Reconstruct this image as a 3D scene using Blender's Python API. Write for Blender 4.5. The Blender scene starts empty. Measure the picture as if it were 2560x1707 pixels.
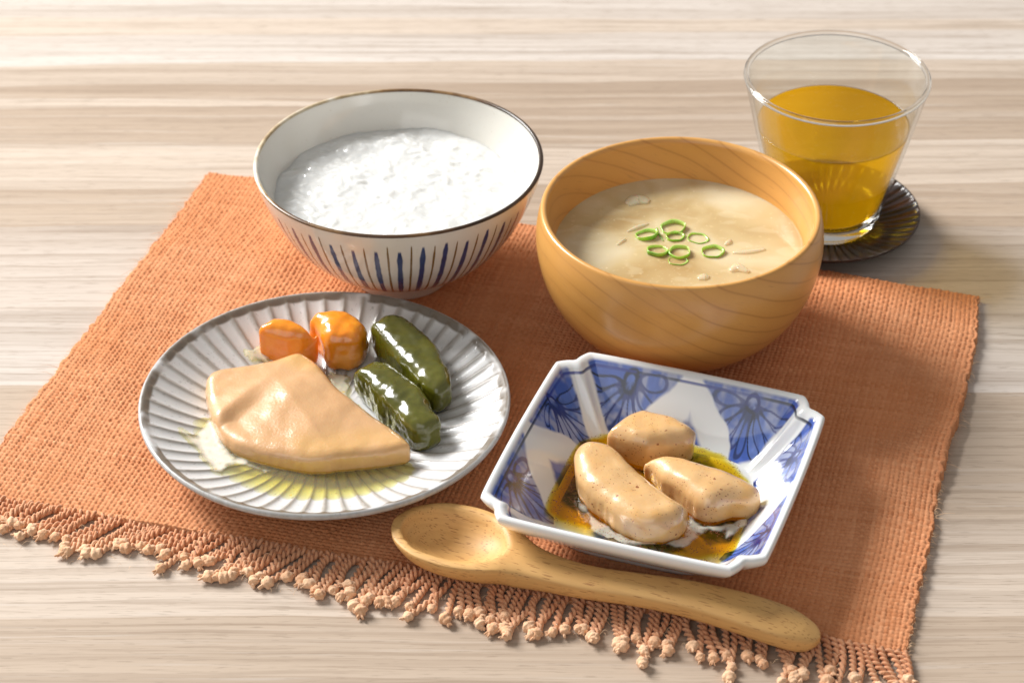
import bpy, bmesh, math, random
import numpy as np
from mathutils import Vector, Matrix, noise as mnoise

random.seed(7); rng = np.random.default_rng(7)
PI = math.pi
sc = bpy.context.scene
COL = sc.collection

# ------------------------------------------------------------------ camera
W0, H0 = 2560, 1707                      # photograph size, used to turn pixels into rays
LENS = 90.0; FPX = LENS/36*W0
PITCH = math.radians(35.9); DIST = 1.08
CAM = np.array([0, -DIST*math.cos(PITCH), DIST*math.sin(PITCH)])
FWD = np.array([0, math.cos(PITCH), -math.sin(PITCH)]); RGT = np.array([1.0, 0, 0]); UPV = np.cross(RGT, FWD)
cd = bpy.data.cameras.new('camera'); co = bpy.data.objects.new('camera', cd); COL.objects.link(co)
co.location = CAM; co.rotation_euler = (PI/2-PITCH, 0, 0)
cd.lens = LENS; cd.sensor_width = 36; cd.clip_start = .05; cd.clip_end = 50
cd.dof.use_dof = True; cd.dof.focus_distance = .985; cd.dof.aperture_fstop = 16
sc.camera = co
def U(px, py, z=0.0):
    """ground/plane point seen at photo pixel px,py on the level z"""
    d = FWD*FPX + RGT*(px-W0/2) - UPV*(py-H0/2)
    return CAM + d*((z-CAM[2])/d[2])

# ------------------------------------------------------------------ world + lamps
wd = bpy.data.worlds.new('World'); sc.world = wd; wd.use_nodes = True
bg = wd.node_tree.nodes['Background']; bg.inputs[0].default_value = (1, .985, .965, 1); bg.inputs[1].default_value = .235
def area(name, loc, target, size, size_y, power, color):
    l = bpy.data.lights.new(name, 'AREA'); l.shape = 'RECTANGLE'; l.size = size; l.size_y = size_y
    l.energy = power; l.color = color
    o = bpy.data.objects.new(name, l); COL.objects.link(o); o.location = loc
    o.rotation_euler = (Vector(target)-Vector(loc)).to_track_quat('-Z', 'Y').to_euler()
    return o
area('window_light', (-2.25, 1.65, 1.95), (0, 0, 0), 1.25, 1.4, 176, (1, .99, .972))
area('front_reflector', (-.75, -1.75, 1.05), (0, 0, 0), 1.6, 1.2, 5, (1, .985, .96))
vs = sc.view_settings; vs.view_transform = 'Standard'; vs.look = 'None'; vs.exposure = 0.56; vs.gamma = 1; vs.use_curve_mapping = False
sc.render.engine = 'CYCLES'
cy = sc.cycles; cy.use_denoising = True; cy.max_bounces = 14; cy.transmission_bounces = 12; cy.transparent_max_bounces = 16
cy.caustics_refractive = True; cy.caustics_reflective = False; cy.sample_clamp_indirect = 6; cy.blur_glossy = .5

# ------------------------------------------------------------------ numpy noise
def _hash(ix, iy, seed):
    h = (ix.astype(np.int64)*374761393 + iy.astype(np.int64)*668265263 + seed*974711) & 0xffffffff
    h = ((h ^ (h >> 13))*1274126177) & 0xffffffff
    return ((h ^ (h >> 16)) & 0xffff)/65535.0
def vn(x, y, seed=0):
    """value noise 0..1"""
    x = np.asarray(x, float); y = np.asarray(y, float)
    ix = np.floor(x); iy = np.floor(y); fx = x-ix; fy = y-iy
    fx = fx*fx*(3-2*fx); fy = fy*fy*(3-2*fy)
    a = _hash(ix, iy, seed); b = _hash(ix+1, iy, seed); c = _hash(ix, iy+1, seed); d = _hash(ix+1, iy+1, seed)
    return (a*(1-fx)+b*fx)*(1-fy)+(c*(1-fx)+d*fx)*fy
def fbm(x, y, seed=0, o=3):
    s = 0; a = .5; t = 0
    for k in range(o):
        s = s+a*vn(np.asarray(x)*2**k, np.asarray(y)*2**k, seed+k*17); t += a; a *= .5
    return s/t
def sstep(a, b, x):
    t = np.clip((np.asarray(x, float)-a)/(b-a), 0, 1); return t*t*(3-2*t)
def lerp(a, b, t): return a+(b-a)*t

# ------------------------------------------------------------------ node helper
class NT:
    def __init__(s, name):
        s.m = bpy.data.materials.new(name); s.m.use_nodes = True; s.t = s.m.node_tree
        s.t.nodes.clear(); s.out = s.n('ShaderNodeOutputMaterial')
    def n(s, typ, **kw):
        nd = s.t.nodes.new(typ)
        for k, v in kw.items(): setattr(nd, k, v)
        return nd
    def put(s, inp, v):
        if isinstance(v, X): s.t.links.new(v.k, inp)
        elif v is None: pass
        elif isinstance(v, (tuple, list)) and inp.type == 'RGBA': inp.default_value = (*v[:3], 1)
        else: inp.default_value = v
    def math(s, op, a, b=None, c=None):
        nd = s.n('ShaderNodeMath', operation=op)
        for i, v in enumerate((a, b, c)):
            if v is not None: s.put(nd.inputs[i], v)
        return X(s, nd.outputs[0])
    def coord(s, which='Object'): return X(s, s.n('ShaderNodeTexCoord').outputs[which])
    def xyz(s, v):
        nd = s.n('ShaderNodeSeparateXYZ'); s.put(nd.inputs[0], v); return [X(s, nd.outputs[i]) for i in range(3)]
    def vec(s, x, y, z):
        nd = s.n('ShaderNodeCombineXYZ')
        for i, v in enumerate((x, y, z)): s.put(nd.inputs[i], v)
        return X(s, nd.outputs[0])
    def noise(s, vec, scale=1, detail=2, rough=.5, dist=0, out=0):
        nd = s.n('ShaderNodeTexNoise'); s.put(nd.inputs['Vector'], vec)
        nd.inputs['Scale'].default_value = scale; nd.inputs['Detail'].default_value = detail
        nd.inputs['Roughness'].default_value = rough; nd.inputs['Distortion'].default_value = dist
        return X(s, nd.outputs[out])
    def voro(s, vec, scale=1, feature='F1', out='Distance', rnd=1.0):
        nd = s.n('ShaderNodeTexVoronoi', feature=feature); s.put(nd.inputs['Vector'], vec)
        nd.inputs['Scale'].default_value = scale; nd.inputs['Randomness'].default_value = rnd
        return X(s, nd.outputs[out])
    def ramp(s, f, stops, mode='LINEAR'):
        nd = s.n('ShaderNodeValToRGB'); s.put(nd.inputs[0], f); e = nd.color_ramp.elements; nd.color_ramp.interpolation = mode
        while len(e) < len(stops): e.new(.5)
        for i, (p, c) in enumerate(stops):
            e[i].position = p; e[i].color = (*c, 1) if isinstance(c, (tuple, list)) else (c, c, c, 1)
        return X(s, nd.outputs[0])
    def mix(s, f, a, b, mode='MIX'):
        nd = s.n('ShaderNodeMix', data_type='RGBA', blend_type=mode)
        s.put(nd.inputs[0], f); s.put(nd.inputs[6], a); s.put(nd.inputs[7], b); return X(s, nd.outputs[2])
    def attr(s, name, out='Color'): return X(s, s.n('ShaderNodeAttribute', attribute_name=name).outputs[out])
    def step(s, a, b, x):
        nd = s.n('ShaderNodeMapRange', interpolation_type='SMOOTHSTEP'); s.put(nd.inputs[0], x)
        s.put(nd.inputs[1], a); s.put(nd.inputs[2], b); return X(s, nd.outputs[0])
    def bump(s, h, strength=.3, dist=.001):
        nd = s.n('ShaderNodeBump'); s.put(nd.inputs['Height'], h); nd.inputs['Strength'].default_value = strength
        nd.inputs['Distance'].default_value = dist; return X(s, nd.outputs[0])
    def bsdf(s, **kw):
        nd = s.n('ShaderNodeBsdfPrincipled')
        for k, v in kw.items(): s.put(nd.inputs[k.replace('_', ' ')], v)
        return X(s, nd.outputs[0])
    def shmix(s, f, a, b):
        nd = s.n('ShaderNodeMixShader'); s.put(nd.inputs[0], f); s.put(nd.inputs[1], a); s.put(nd.inputs[2], b); return X(s, nd.outputs[0])
    def schlick(s, f0, nb=None):
        nd = s.n('ShaderNodeLayerWeight'); nd.inputs[0].default_value = .5
        if nb is not None: s.put(nd.inputs['Normal'], nb)
        return s.math('POWER', X(s, nd.outputs['Facing']), 5.0)*(1-f0)+f0
    def fin(s, sh, vol=None):
        s.t.links.new(sh.k, s.out.inputs[0])
        if vol: s.t.links.new(vol.k, s.out.inputs[1])
        return s.m
class X:
    def __init__(s, nt, k): s.nt = nt; s.k = k
    def __add__(s, o): return s.nt.math('ADD', s, o)
    __radd__ = __add__
    def __mul__(s, o): return s.nt.math('MULTIPLY', s, o)
    __rmul__ = __mul__
    def __sub__(s, o): return s.nt.math('SUBTRACT', s, o)
    def __rsub__(s, o): return s.nt.math('SUBTRACT', o, s)
    def __truediv__(s, o): return s.nt.math('DIVIDE', s, o)
    def __rtruediv__(s, o): return s.nt.math('DIVIDE', o, s)
    def fract(s): return s.nt.math('FRACT', s)
    def floor(s): return s.nt.math('FLOOR', s)
    def abs(s): return s.nt.math('ABSOLUTE', s)
    def sqrt(s): return s.nt.math('SQRT', s)

# ------------------------------------------------------------------ mesh helpers
def link(name, me, mat=None, parent=None, loc=(0, 0, 0)):
    o = bpy.data.objects.new(name, me); COL.objects.link(o); o.location = loc
    if mat is not None and me is not None and not me.materials: me.materials.append(mat)
    if parent is not None: o.parent = parent
    return o
def tag(o, label=None, cat=None, group=None, kind=None):
    for k, v in (('label', label), ('category', cat), ('group', group), ('kind', kind)):
        if v: o[k] = v
    return o
def thing(name, label, cat, loc=(0, 0, 0), rz=0, group=None):
    o = bpy.data.objects.new(name, None); COL.objects.link(o); o.location = loc; o.rotation_euler = (0, 0, rz)
    o.empty_display_size = .02
    return tag(o, label, cat, group)
def npmesh(name, V, F, smooth=True, color=None):
    """F: (n,4) or (n,3) int array, or list of such arrays"""
    V = np.asarray(V, np.float32); Fs = F if isinstance(F, list) else [F]
    Fs = [np.asarray(f, np.int32) for f in Fs if len(f)]
    me = bpy.data.meshes.new(name); me.vertices.add(len(V)); me.vertices.foreach_set('co', V.ravel())
    loops = np.concatenate([f.ravel() for f in Fs]); tot = np.concatenate([np.full(len(f), f.shape[1], np.int32) for f in Fs])
    st = np.concatenate([[0], np.cumsum(tot)[:-1]]).astype(np.int32)
    me.loops.add(len(loops)); me.loops.foreach_set('vertex_index', loops)
    me.polygons.add(len(tot)); me.polygons.foreach_set('loop_start', st); me.polygons.foreach_set('loop_total', tot)
    me.polygons.foreach_set('use_smooth', np.full(len(tot), smooth))
    me.update(calc_edges=True); me.validate()
    if color is not None:
        c = np.ones((len(V), 4), np.float32); c[:, :color.shape[1]] = color
        at = me.color_attributes.new('paint', 'FLOAT_COLOR', 'POINT'); at.data.foreach_set('color', c.ravel())
    return me
def gridfaces(nu, nv, wrap=False):
    """quads of a (nu x nv) vertex grid (index i*nv+j); wrap joins the last column j to the first"""
    i = np.arange(nu-1)[:, None]; j = np.arange(nv if wrap else nv-1)[None, :]; j2 = (j+1) % nv
    return np.stack([i*nv+j, i*nv+j2, (i+1)*nv+j2, (i+1)*nv+j], -1).reshape(-1, 4)
def lathe(name, prof, n=128, cap0=False, cap1=False, fn=None, color=None):
    """revolve a list of (r,z); profile must run so that normals face outward (outer side going up)"""
    p = np.asarray(prof, float); a = np.arange(n)*2*PI/n
    R = p[:, 0][:, None]*np.ones(n); Z = p[:, 1][:, None]*np.ones(n); A = np.ones(len(p))[:, None]*a
    if fn is not None: R, Z = fn(R, Z, A)
    V = np.stack([R*np.cos(A), R*np.sin(A), Z], -1).reshape(-1, 3); F = [gridfaces(len(p), n, True)]
    C = None if color is None else color(R, Z, A).reshape(len(V), -1)
    if cap0:
        V = np.vstack([V, [0, 0, Z[0].mean()]]); k = len(V)-1; j = np.arange(n)
        F.append(np.stack([np.full(n, k), (j+1) % n, j], -1))
        if C is not None: C = np.vstack([C, C[0]])
    if cap1:
        V = np.vstack([V, [0, 0, Z[-1].mean()]]); k = len(V)-1; j = np.arange(n)+(len(p)-1)*n
        F.append(np.stack([np.full(n, k), j, np.roll(j, -1)], -1))
        if C is not None: C = np.vstack([C, C[-2]])
    return npmesh(name, V, F, True, C)
def spline(pts, n):
    """Catmull-Rom through 2D/3D points"""
    P = np.asarray(pts, float); P = np.vstack([2*P[0]-P[1], P, 2*P[-1]-P[-2]]); out = []
    seg = len(P)-3; t = np.linspace(0, seg, n); 
    for tt in t:
        i = min(int(tt), seg-1); u = tt-i; a, b, c, d = P[i:i+4]
        out.append(.5*((2*b)+(-a+c)*u+(2*a-5*b+4*c-d)*u*u+(-a+3*b-3*c+d)*u**3))
    return np.array(out)
def closed_spline(pts, n):
    P = np.asarray(pts, float); m = len(P); out = []
    for tt in np.arange(n)*m/n:
        i = int(tt); u = tt-i; a, b, c, d = P[(i-1) % m], P[i % m], P[(i+1) % m], P[(i+2) % m]
        out.append(.5*((2*b)+(-a+c)*u+(2*a-5*b+4*c-d)*u*u+(-a+3*b-3*c+d)*u**3))
    return np.array(out)
def inpoly(x, y, P):
    P = np.asarray(P); c = np.zeros(x.shape, bool); n = len(P)
    for i in range(n):
        x1, y1 = P[i]; x2, y2 = P[(i+1) % n]
        c ^= ((y1 > y) != (y2 > y)) & (x < (x2-x1)*(y-y1)/(y2-y1+1e-12)+x1)
    return c
def polydist(x, y, P):
    """signed distance, positive inside"""
    P = np.asarray(P); d = np.full(x.shape, 9.); n = len(P)
    for i in range(n):
        a = P[i]; b = P[(i+1) % n]; e = b-a; t = np.clip(((x-a[0])*e[0]+(y-a[1])*e[1])/(e@e), 0, 1)
        d = np.minimum(d, np.hypot(x-a[0]-t*e[0], y-a[1]-t*e[1]))
    return np.where(inpoly(x, y, P), d, -d)
def lump(outline, z0, z1, rnd, voxel=.0008, smooth=10, zf=None, drape=None, amp=.0004, fs=90, seed=0, crown=0, post=None):
    """a rounded soft solid standing on z0 over a plan outline; returns a mesh in world coordinates"""
    o = closed_spline(outline, 90); h = z1-z0; st = .0006
    gx = np.arange(o[:, 0].min()-st, o[:, 0].max()+st, st); gy = np.arange(o[:, 1].min()-st, o[:, 1].max()+st, st)
    x, y = np.meshgrid(gx, gy, indexing='ij'); d = polydist(x, y, o); keep = d > 0
    top = z1-rnd+rnd*np.clip(1-(1-np.clip(d/rnd, 0, 1))**2.2, 0, 1)**.5
    if crown: top = top+crown*sstep(0, .012, d)
    idx = -np.ones(x.shape, int); m = int(keep.sum()); idx[keep] = np.arange(m)
    f = np.stack([idx[:-1, :-1], idx[1:, :-1], idx[1:, 1:], idx[:-1, 1:]], -1).reshape(-1, 4); f = f[(f >= 0).all(1)]
    e = np.concatenate([f[:, [0, 1]], f[:, [1, 2]], f[:, [2, 3]], f[:, [3, 0]]]); key = e[:, 0]*m+e[:, 1]; rev = e[:, 1]*m+e[:, 0]
    bd = e[~np.isin(key, rev)]
    V = np.vstack([np.stack([x[keep], y[keep], top[keep]], -1), np.stack([x[keep], y[keep], np.full(m, z0)], -1)])
    me = npmesh('tmp', V, [f, f[:, ::-1]+m, np.stack([bd[:, 1], bd[:, 0], bd[:, 0]+m, bd[:, 1]+m], -1)])
    ob = bpy.data.objects.new('tmp', me); COL.objects.link(ob)
    m = ob.modifiers.new('r', 'REMESH'); m.mode = 'VOXEL'; m.voxel_size = voxel; m.use_smooth_shade = True
    m = ob.modifiers.new('s', 'SMOOTH'); m.factor = .5; m.iterations = smooth
    dg = bpy.context.evaluated_depsgraph_get(); dg.update()
    res = bpy.data.meshes.new_from_object(ob.evaluated_get(dg))
    bpy.data.objects.remove(ob); bpy.data.meshes.remove(me)
    n = len(res.vertices); V = np.empty(n*3, np.float32); res.vertices.foreach_get('co', V); V = V.reshape(-1, 3).astype(float)
    N = np.empty(n*3, np.float32); res.vertices.foreach_get('normal', N); N = N.reshape(-1, 3)
    d = np.array([mnoise.noise(Vector(v)*fs+Vector((seed*7.1, 3.3, seed)))+.45*mnoise.noise(Vector(v)*fs*2.7+Vector((seed*1.1, 9, 2))) for v in V])
    V = V+N*d[:, None]*amp
    t = np.clip((V[:, 2]-z0)/h, 0, 1.2); cxy = V[:, :2].mean(0); V[:, :2] = cxy+(V[:, :2]-cxy)*(1-.10*np.clip(1-t/.35, 0, 1)**2)[:, None]
    if zf is not None: V[:, 2] = z0+(V[:, 2]-z0)*zf(V[:, 0], V[:, 1])
    if post is not None: V = post(V, t)
    if drape is not None: V[:, 2] += drape(V[:, 0], V[:, 1])
    res.vertices.foreach_set('co', V.astype(np.float32).ravel()); res.update()
    res.polygons.foreach_set('use_smooth', np.full(len(res.polygons), True))
    return res
def centre_mesh(me, c):
    me.transform(Matrix.Translation((-c[0], -c[1], -c[2])))

ZC = .0022          # upper face of the cloth

# ================================================================== materials
def m_table():
    t = NT('table_wood'); x, y, z = t.xyz(t.coord('Object'))
    wx = t.noise(t.vec(x*3.2, y*9, 0), 1, 3)                       # slow wander of the grain
    yy = y+wx*.012+t.noise(t.vec(x*14, y*60, 2), 1, 2)*.0022
    warp = t.noise(t.vec(x*.25, yy*12, 3), 1, 2)
    p1 = yy*15+warp*5.0; s1 = p1.fract()                           # growth bands, sharp on one edge
    wn = t.n('ShaderNodeTexWhiteNoise', noise_dimensions='1D'); t.put(wn.inputs['W'], p1.floor()); rb = X(t, wn.outputs['Value'])
    p2 = yy*70+t.noise(t.vec(x*.6, yy*40, 7), 1, 2)*4.0; s2 = p2.fract()
    wn2 = t.n('ShaderNodeTexWhiteNoise', noise_dimensions='1D'); t.put(wn2.inputs['W'], p2.floor()); rb2 = X(t, wn2.outputs['Value'])
    c = t.ramp(rb, [(.0, (.46, .36, .275)), (.3, (.53, .43, .34)), (.55, (.56, .465, .38)), (.8, (.55, .47, .405)), (1.0, (.63, .58, .535))])
    c = t.mix(t.step(.1, 1.0, s1)*.26, c, (.33, .245, .18))
    c = t.mix(t.step(.3, 1.0, s2)*rb2*.40, c, (.27, .195, .14))
    c = t.mix((1-t.step(.0, .30, s2))*rb2*.25, c, (.58, .51, .45))
    fib = t.noise(t.vec(x*28, y*900, 0), 1, 3, .6)
    fib2 = t.noise(t.vec(x*9, yy*330, 5), 1, 3, .6)
    c = t.mix(t.step(.50, .72, fib)*.26, c, (.27, .205, .155))
    c = t.mix(t.step(.55, .66, fib2)*.34, c, (.27, .20, .145))
    c = t.mix((1-t.step(.30, .42, fib2))*.30, c, (.58, .52, .465))
    c = t.mix(t.step(.62, .70, t.noise(t.vec(x*90, y*1700, 5), 1, 1))*.5, c, (.25, .19, .14))
    for sc_, sd in ((95, 31), (170, 47)):                            # thin dark latewood lines
        rl = (t.noise(t.vec(x*1.6, yy*sc_, sd), 1, 1)-.5).abs(); c = t.mix((1-t.step(.006, .022, rl))*.42*t.noise(t.vec(x*5, yy*20, sd), 1, 1), c, (.24, .17, .115))
    return t.fin(t.bsdf(Base_Color=c, Roughness=.5, Specular_IOR_Level=.25, Normal=t.bump(fib*.6+fib2, .12, .0004)))
def m_cloth():
    t = NT('linen_weave'); p = t.coord('Object'); a = t.attr('paint')
    fz = t.noise(p, 2600, 2); sp = t.noise(p, 26, 2)
    c = t.mix(t.step(.35, .7, sp)*.35, a, t.mix(1, a, (1.10, 1.05, 1.0), 'MULTIPLY'))
    c = t.mix(t.step(.55, .8, fz)*.14, c, (.80, .44, .25))
    return t.fin(t.bsdf(Base_Color=c, Roughness=.9, Specular_IOR_Level=.1, Sheen_Weight=.04, Normal=t.bump(fz, .35, .0003)))
def m_cord():
    t = NT('cotton_cord'); p = t.coord('Object'); oi = X(t, t.n('ShaderNodeObjectInfo').outputs['Random'])
    fz = t.noise(p, 1800, 2); x, y, z = t.xyz(p)
    tip = t.step(.008, .022, y*-1.0)
    c = t.mix(tip*.7, (.60, .26, .125), (.74, .44, .26))
    c = t.mix(oi*.35, c, (.72, .42, .25)); c = t.mix(t.step(.5, .75, fz)*.35, c, (.86, .62, .44))
    return t.fin(t.bsdf(Base_Color=c, Roughness=.9, Specular_IOR_Level=.15, Sheen_Weight=.2, Normal=t.bump(fz, .5, .0003)))
def m_knot():
    t = NT('cotton_knot'); p = t.coord('Object'); oi = X(t, t.n('ShaderNodeObjectInfo').outputs['Random'])
    fz = t.noise(p, 1500, 3); c = t.mix(oi, (.68, .37, .20), (.78, .50, .31)); c = t.mix(t.step(.45, .7, fz)*.40, c, (.84, .60, .42))
    return t.fin(t.bsdf(Base_Color=c, Roughness=.9, Specular_IOR_Level=.15, Sheen_Weight=.25, Normal=t.bump(fz, .6, .0004)))
def m_rice_bowl(H):
    t = NT('painted_porcelain'); p = t.coord('Object'); x, y, z = t.xyz(p)
    N = 38
    ang = t.math('ARCTAN2', y, x); wob = (t.noise(t.vec(ang*5, z*60, 0), 1, 2)-.5)*.10
    a = (ang/(2*PI)+.5)*N*2+wob; idx = a.floor(); f = (a.fract()-.5).abs()
    wn = t.n('ShaderNodeTexWhiteNoise', noise_dimensions='1D'); t.put(wn.inputs['W'], idx); rnd = X(t, wn.outputs['Value'])
    odd = t.math('MODULO', idx, 2.0); odd = odd.abs()
    rr = (x*x+y*y).sqrt()
    top = H-.0042-rnd*.0040; bot = .0112+rnd*.0022
    taper = (t.step(0, .012, z-bot)*.5+.5)*(t.step(0, .007, top-z)*.45+.55)
    wid = (odd*.145+.105)*taper*(t.noise(t.vec(idx*3.7, z*140, 0), 1, 2)*.9+.55)*(.056/(rr+.004))
    ln = 1-t.step(wid*.75, wid*1.25, f)
    ln = ln*t.step(0, .0012, z-bot)*t.step(0, .0018, top-z)
    blue = t.mix(t.noise(t.vec(idx*5, z*160, 0), 1, 2), (.010, .018, .075), (.045, .075, .22))
    brn = t.mix(t.noise(p, 900, 1), (.10, .052, .018), (.28, .17, .06))
    paint = t.mix(odd, brn, blue)
    inside = t.attr('paint', 'Color'); mask = t.xyz(inside)[0]       # 1 on the outer face
    base = t.mix(t.noise(p, 40, 3), (.65, .63, .575), (.71, .69, .64))
    base = t.mix(t.step(.70, .76, t.noise(p, 900, 1))*.35, base, (.50, .42, .32))
    c = t.mix(ln*mask*t.step(.06, .26, t.noise(p, 700, 2)), base, paint)
    return t.fin(t.bsdf(Base_Color=c, Roughness=.16, Coat_Weight=.5, Coat_Roughness=.05, Subsurface_Weight=.08, Subsurface_Scale=.003, Subsurface_Radius=(1, .8, .6)))
def m_rim_brown():
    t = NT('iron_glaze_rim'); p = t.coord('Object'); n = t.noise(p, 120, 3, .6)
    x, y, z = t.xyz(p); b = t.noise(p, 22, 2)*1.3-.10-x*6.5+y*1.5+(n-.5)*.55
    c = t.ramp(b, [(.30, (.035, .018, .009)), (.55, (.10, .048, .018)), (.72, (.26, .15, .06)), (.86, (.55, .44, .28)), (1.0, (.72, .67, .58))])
    return t.fin(t.bsdf(Base_Color=c, Roughness=.3))
def m_porcelain_plain(name, c, rough=.15):
    t = NT(name); p = t.coord('Object'); cc = t.mix(t.noise(p, 60, 3), c, tuple(v*.93 for v in c))
    return t.fin(t.bsdf(Base_Color=cc, Roughness=rough, Coat_Weight=.4))
def m_wood_bowl():
    t = NT('turned_maple'); p = t.coord('Object'); x, y, z = t.xyz(p)
    w = t.noise(t.vec(x*14, y*14, z*14), 1, 2)
    d = x*.46+y*.10+z*.95+w*.010
    s = (d*140+t.noise(t.vec(x*11+4, y*11, z*11), 1, 1)*1.2+t.noise(t.vec(x*6, y*6, z*6), 1, 1)*1.6).fract()
    line = (1-t.step(.0, .10, (s-.5).abs()))*t.step(.25, .6, t.noise(t.vec(x*25, y*25, z*8), 1, 2))
    c = t.mix(t.noise(p, 22, 3), (.60, .285, .066), (.68, .36, .100))
    c = t.mix((1-t.step(.0, .5, (s-.5).abs()))*.12, c, (.44, .19, .045))
    c = t.mix(line*.34, c, (.27, .095, .018))
    pores = t.noise(t.vec(x*700, y*700, d*5200), 1, 1)
    c = t.mix(t.step(.66, .74, t.noise(t.vec(x*130+y*60, y*130, d*1900), 1, 1))*.30, c, (.36, .17, .06))
    c = t.mix(t.step(.4, .8, pores)*.10, c, (.40, .20, .07))
    return t.fin(t.bsdf(Base_Color=c, Roughness=.33, Coat_Weight=.35, Coat_Roughness=.22, Normal=t.bump(pores, .06, .0003)))
def m_spoon():
    t = NT('beech_wood'); p = t.coord('Object'); x, y, z = t.xyz(p)
    r = ((y+.004)*(y+.004)+(z+.055)*(z+.055)).sqrt()+x*.03+t.noise(t.vec(x*10, y*30, z*30), 1, 2)*.004
    s = (r*520).fract()
    c = t.mix(t.noise(t.vec(x*18, y*120, z*120), 1, 3), (.58, .315, .100), (.69, .42, .160))
    c = t.mix(t.step(.2, 1, s)*.22, c, (.47, .245, .085))
    fl = t.voro(t.vec(x*110, y*1500, z*1500), 1)
    c = t.mix((1-t.step(.20, .32, fl))*t.step(.36, .5, t.noise(p, 300, 1))*.75, c, (.27, .105, .03))
    f2 = t.noise(t.vec(x*60, y*1400, z*1400), 1, 2)
    c = t.mix(t.step(.5, .8, f2)*.18, c, (.42, .22, .08))
    return t.fin(t.bsdf(Base_Color=c, Roughness=.55, Specular_IOR_Level=.35, Coat_Weight=.06, Coat_Roughness=.3, Normal=t.bump(f2, .08, .0003)))
def m_paint(name, rough=.12, spk=0.0, coat=.5, sss=.05, bump=0):
    t = NT(name); p = t.coord('Object'); c = t.attr('paint')
    if spk:
        v = t.voro(p, 900); c = t.mix((1-t.step(.10, .19, v))*t.step(.45, .55, t.noise(p, 240, 1))*spk, c, (.16, .11, .07))
    nb = t.bump(t.noise(p, 160, 3), bump, .0006) if bump else None
    return t.fin(t.bsdf(Base_Color=c, Roughness=rough, Coat_Weight=coat, Coat_Roughness=.06, Subsurface_Weight=sss, Subsurface_Scale=.002, Normal=nb))
def m_food(name, c1, c2, flecks=None, rough=.28, sss=.35, rad=(1, .55, .25), coat=.8, scale=60, streak=None, mottle=None, fine=.12, wet=0):
    t = NT(name); p = t.coord('Object'); n = t.noise(p, scale, 3, .6); c = t.mix(t.step(.3, .7, n), c1, c2)
    if mottle: c = t.mix(t.step(.52, .72, t.noise(p, mottle[0], 2))*mottle[1], c, mottle[2])
    if flecks:
        x, y, z = t.xyz(p)
        q = t.vec(x+t.noise(p, 800, 1)*.0012, y+t.noise(p, 700, 1)*.0012, z)
        for sc_, th in ((260, .10), (560, .13), (900, .14)):
            v = t.voro(q, sc_); c = t.mix((1-t.step(th, th+.05, v))*t.step(.48, .56, t.noise(p, 120+sc_*.1, 1))*.85, c, flecks)
    fn = t.noise(p, 900, 2); pit = t.step(.62, .70, t.noise(p, 1500, 1))
    fn = fn-pit*.8
    if wet:
        w = t.step(.34, .50, t.noise(p, wet, 2)); coat = w*.85+.12; rough = .50-w*.22
    return t.fin(t.bsdf(Base_Color=c, Roughness=rough, Coat_Weight=coat, Coat_Roughness=.11, Subsurface_Weight=sss, Subsurface_Radius=rad, Subsurface_Scale=.004, Normal=t.bump(fn+t.noise(p, 220, 2)*1.5, fine, .0005)))
def m_sauce(name, flecks=None, fden=.5):
    """clear liquid: tinted see-through with a wet surface; paint rgb = tint of its depth, alpha = milkiness"""
    t = NT(name); p = t.coord('Object'); a = t.n('ShaderNodeAttribute', attribute_name='paint')
    col = X(t, a.outputs['Color']); al = X(t, a.outputs['Alpha'])
    tr = t.n('ShaderNodeBsdfTransparent'); t.put(tr.inputs[0], col)
    milk = t.bsdf(Base_Color=t.mix(t.noise(p, 120, 3), (.80, .74, .60), (.86, .82, .72)), Roughness=.25, Subsurface_Weight=.2, Subsurface_Scale=.002)
    sh = t.shmix(al, X(t, tr.outputs[0]), milk)
    if flecks:
        x, y, z = t.xyz(p); q = t.vec(x+t.noise(p, 700, 1)*.002, y+t.noise(p, 600, 1)*.002, 0)
        v = t.voro(q, 1300); m = (1-t.step(.24, .32, v))*t.step(fden, fden+.08, t.noise(p, 260, 2))
        v2 = t.voro(q, 380); m = t.math('MAXIMUM', m, (1-t.step(.10, .15, v2))*t.step(.5, .6, t.noise(p, 150, 1)))
        sh = t.shmix(m*.9, sh, t.bsdf(Base_Color=flecks, Roughness=.5))
    gl = t.n('ShaderNodeBsdfGlossy'); gl.inputs['Roughness'].default_value = .04
    nb = t.bump(t.noise(p, 90, 2), .25, .0006); t.put(gl.inputs['Normal'], nb)
    return t.fin(t.shmix(t.schlick(.025, nb), sh, X(t, gl.outputs[0])))
def m_glass():
    t = NT('clear_glass')
    return t.fin(t.bsdf(Base_Color=(.985, .99, .985), Roughness=0.0, IOR=1.48, Transmission_Weight=1.0))
def m_thin_glass():
    """blown wall: too thin to bend the view, it only reflects at its faces"""
    t = NT('thin_glass'); tr = t.n('ShaderNodeBsdfTransparent'); tr.inputs[0].default_value = (.965, .975, .965, 1)
    gl = t.n('ShaderNodeBsdfGlossy'); gl.inputs['Roughness'].default_value = .01
    return t.fin(t.shmix(t.schlick(.04), X(t, tr.outputs[0]), X(t, gl.outputs[0])))
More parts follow.
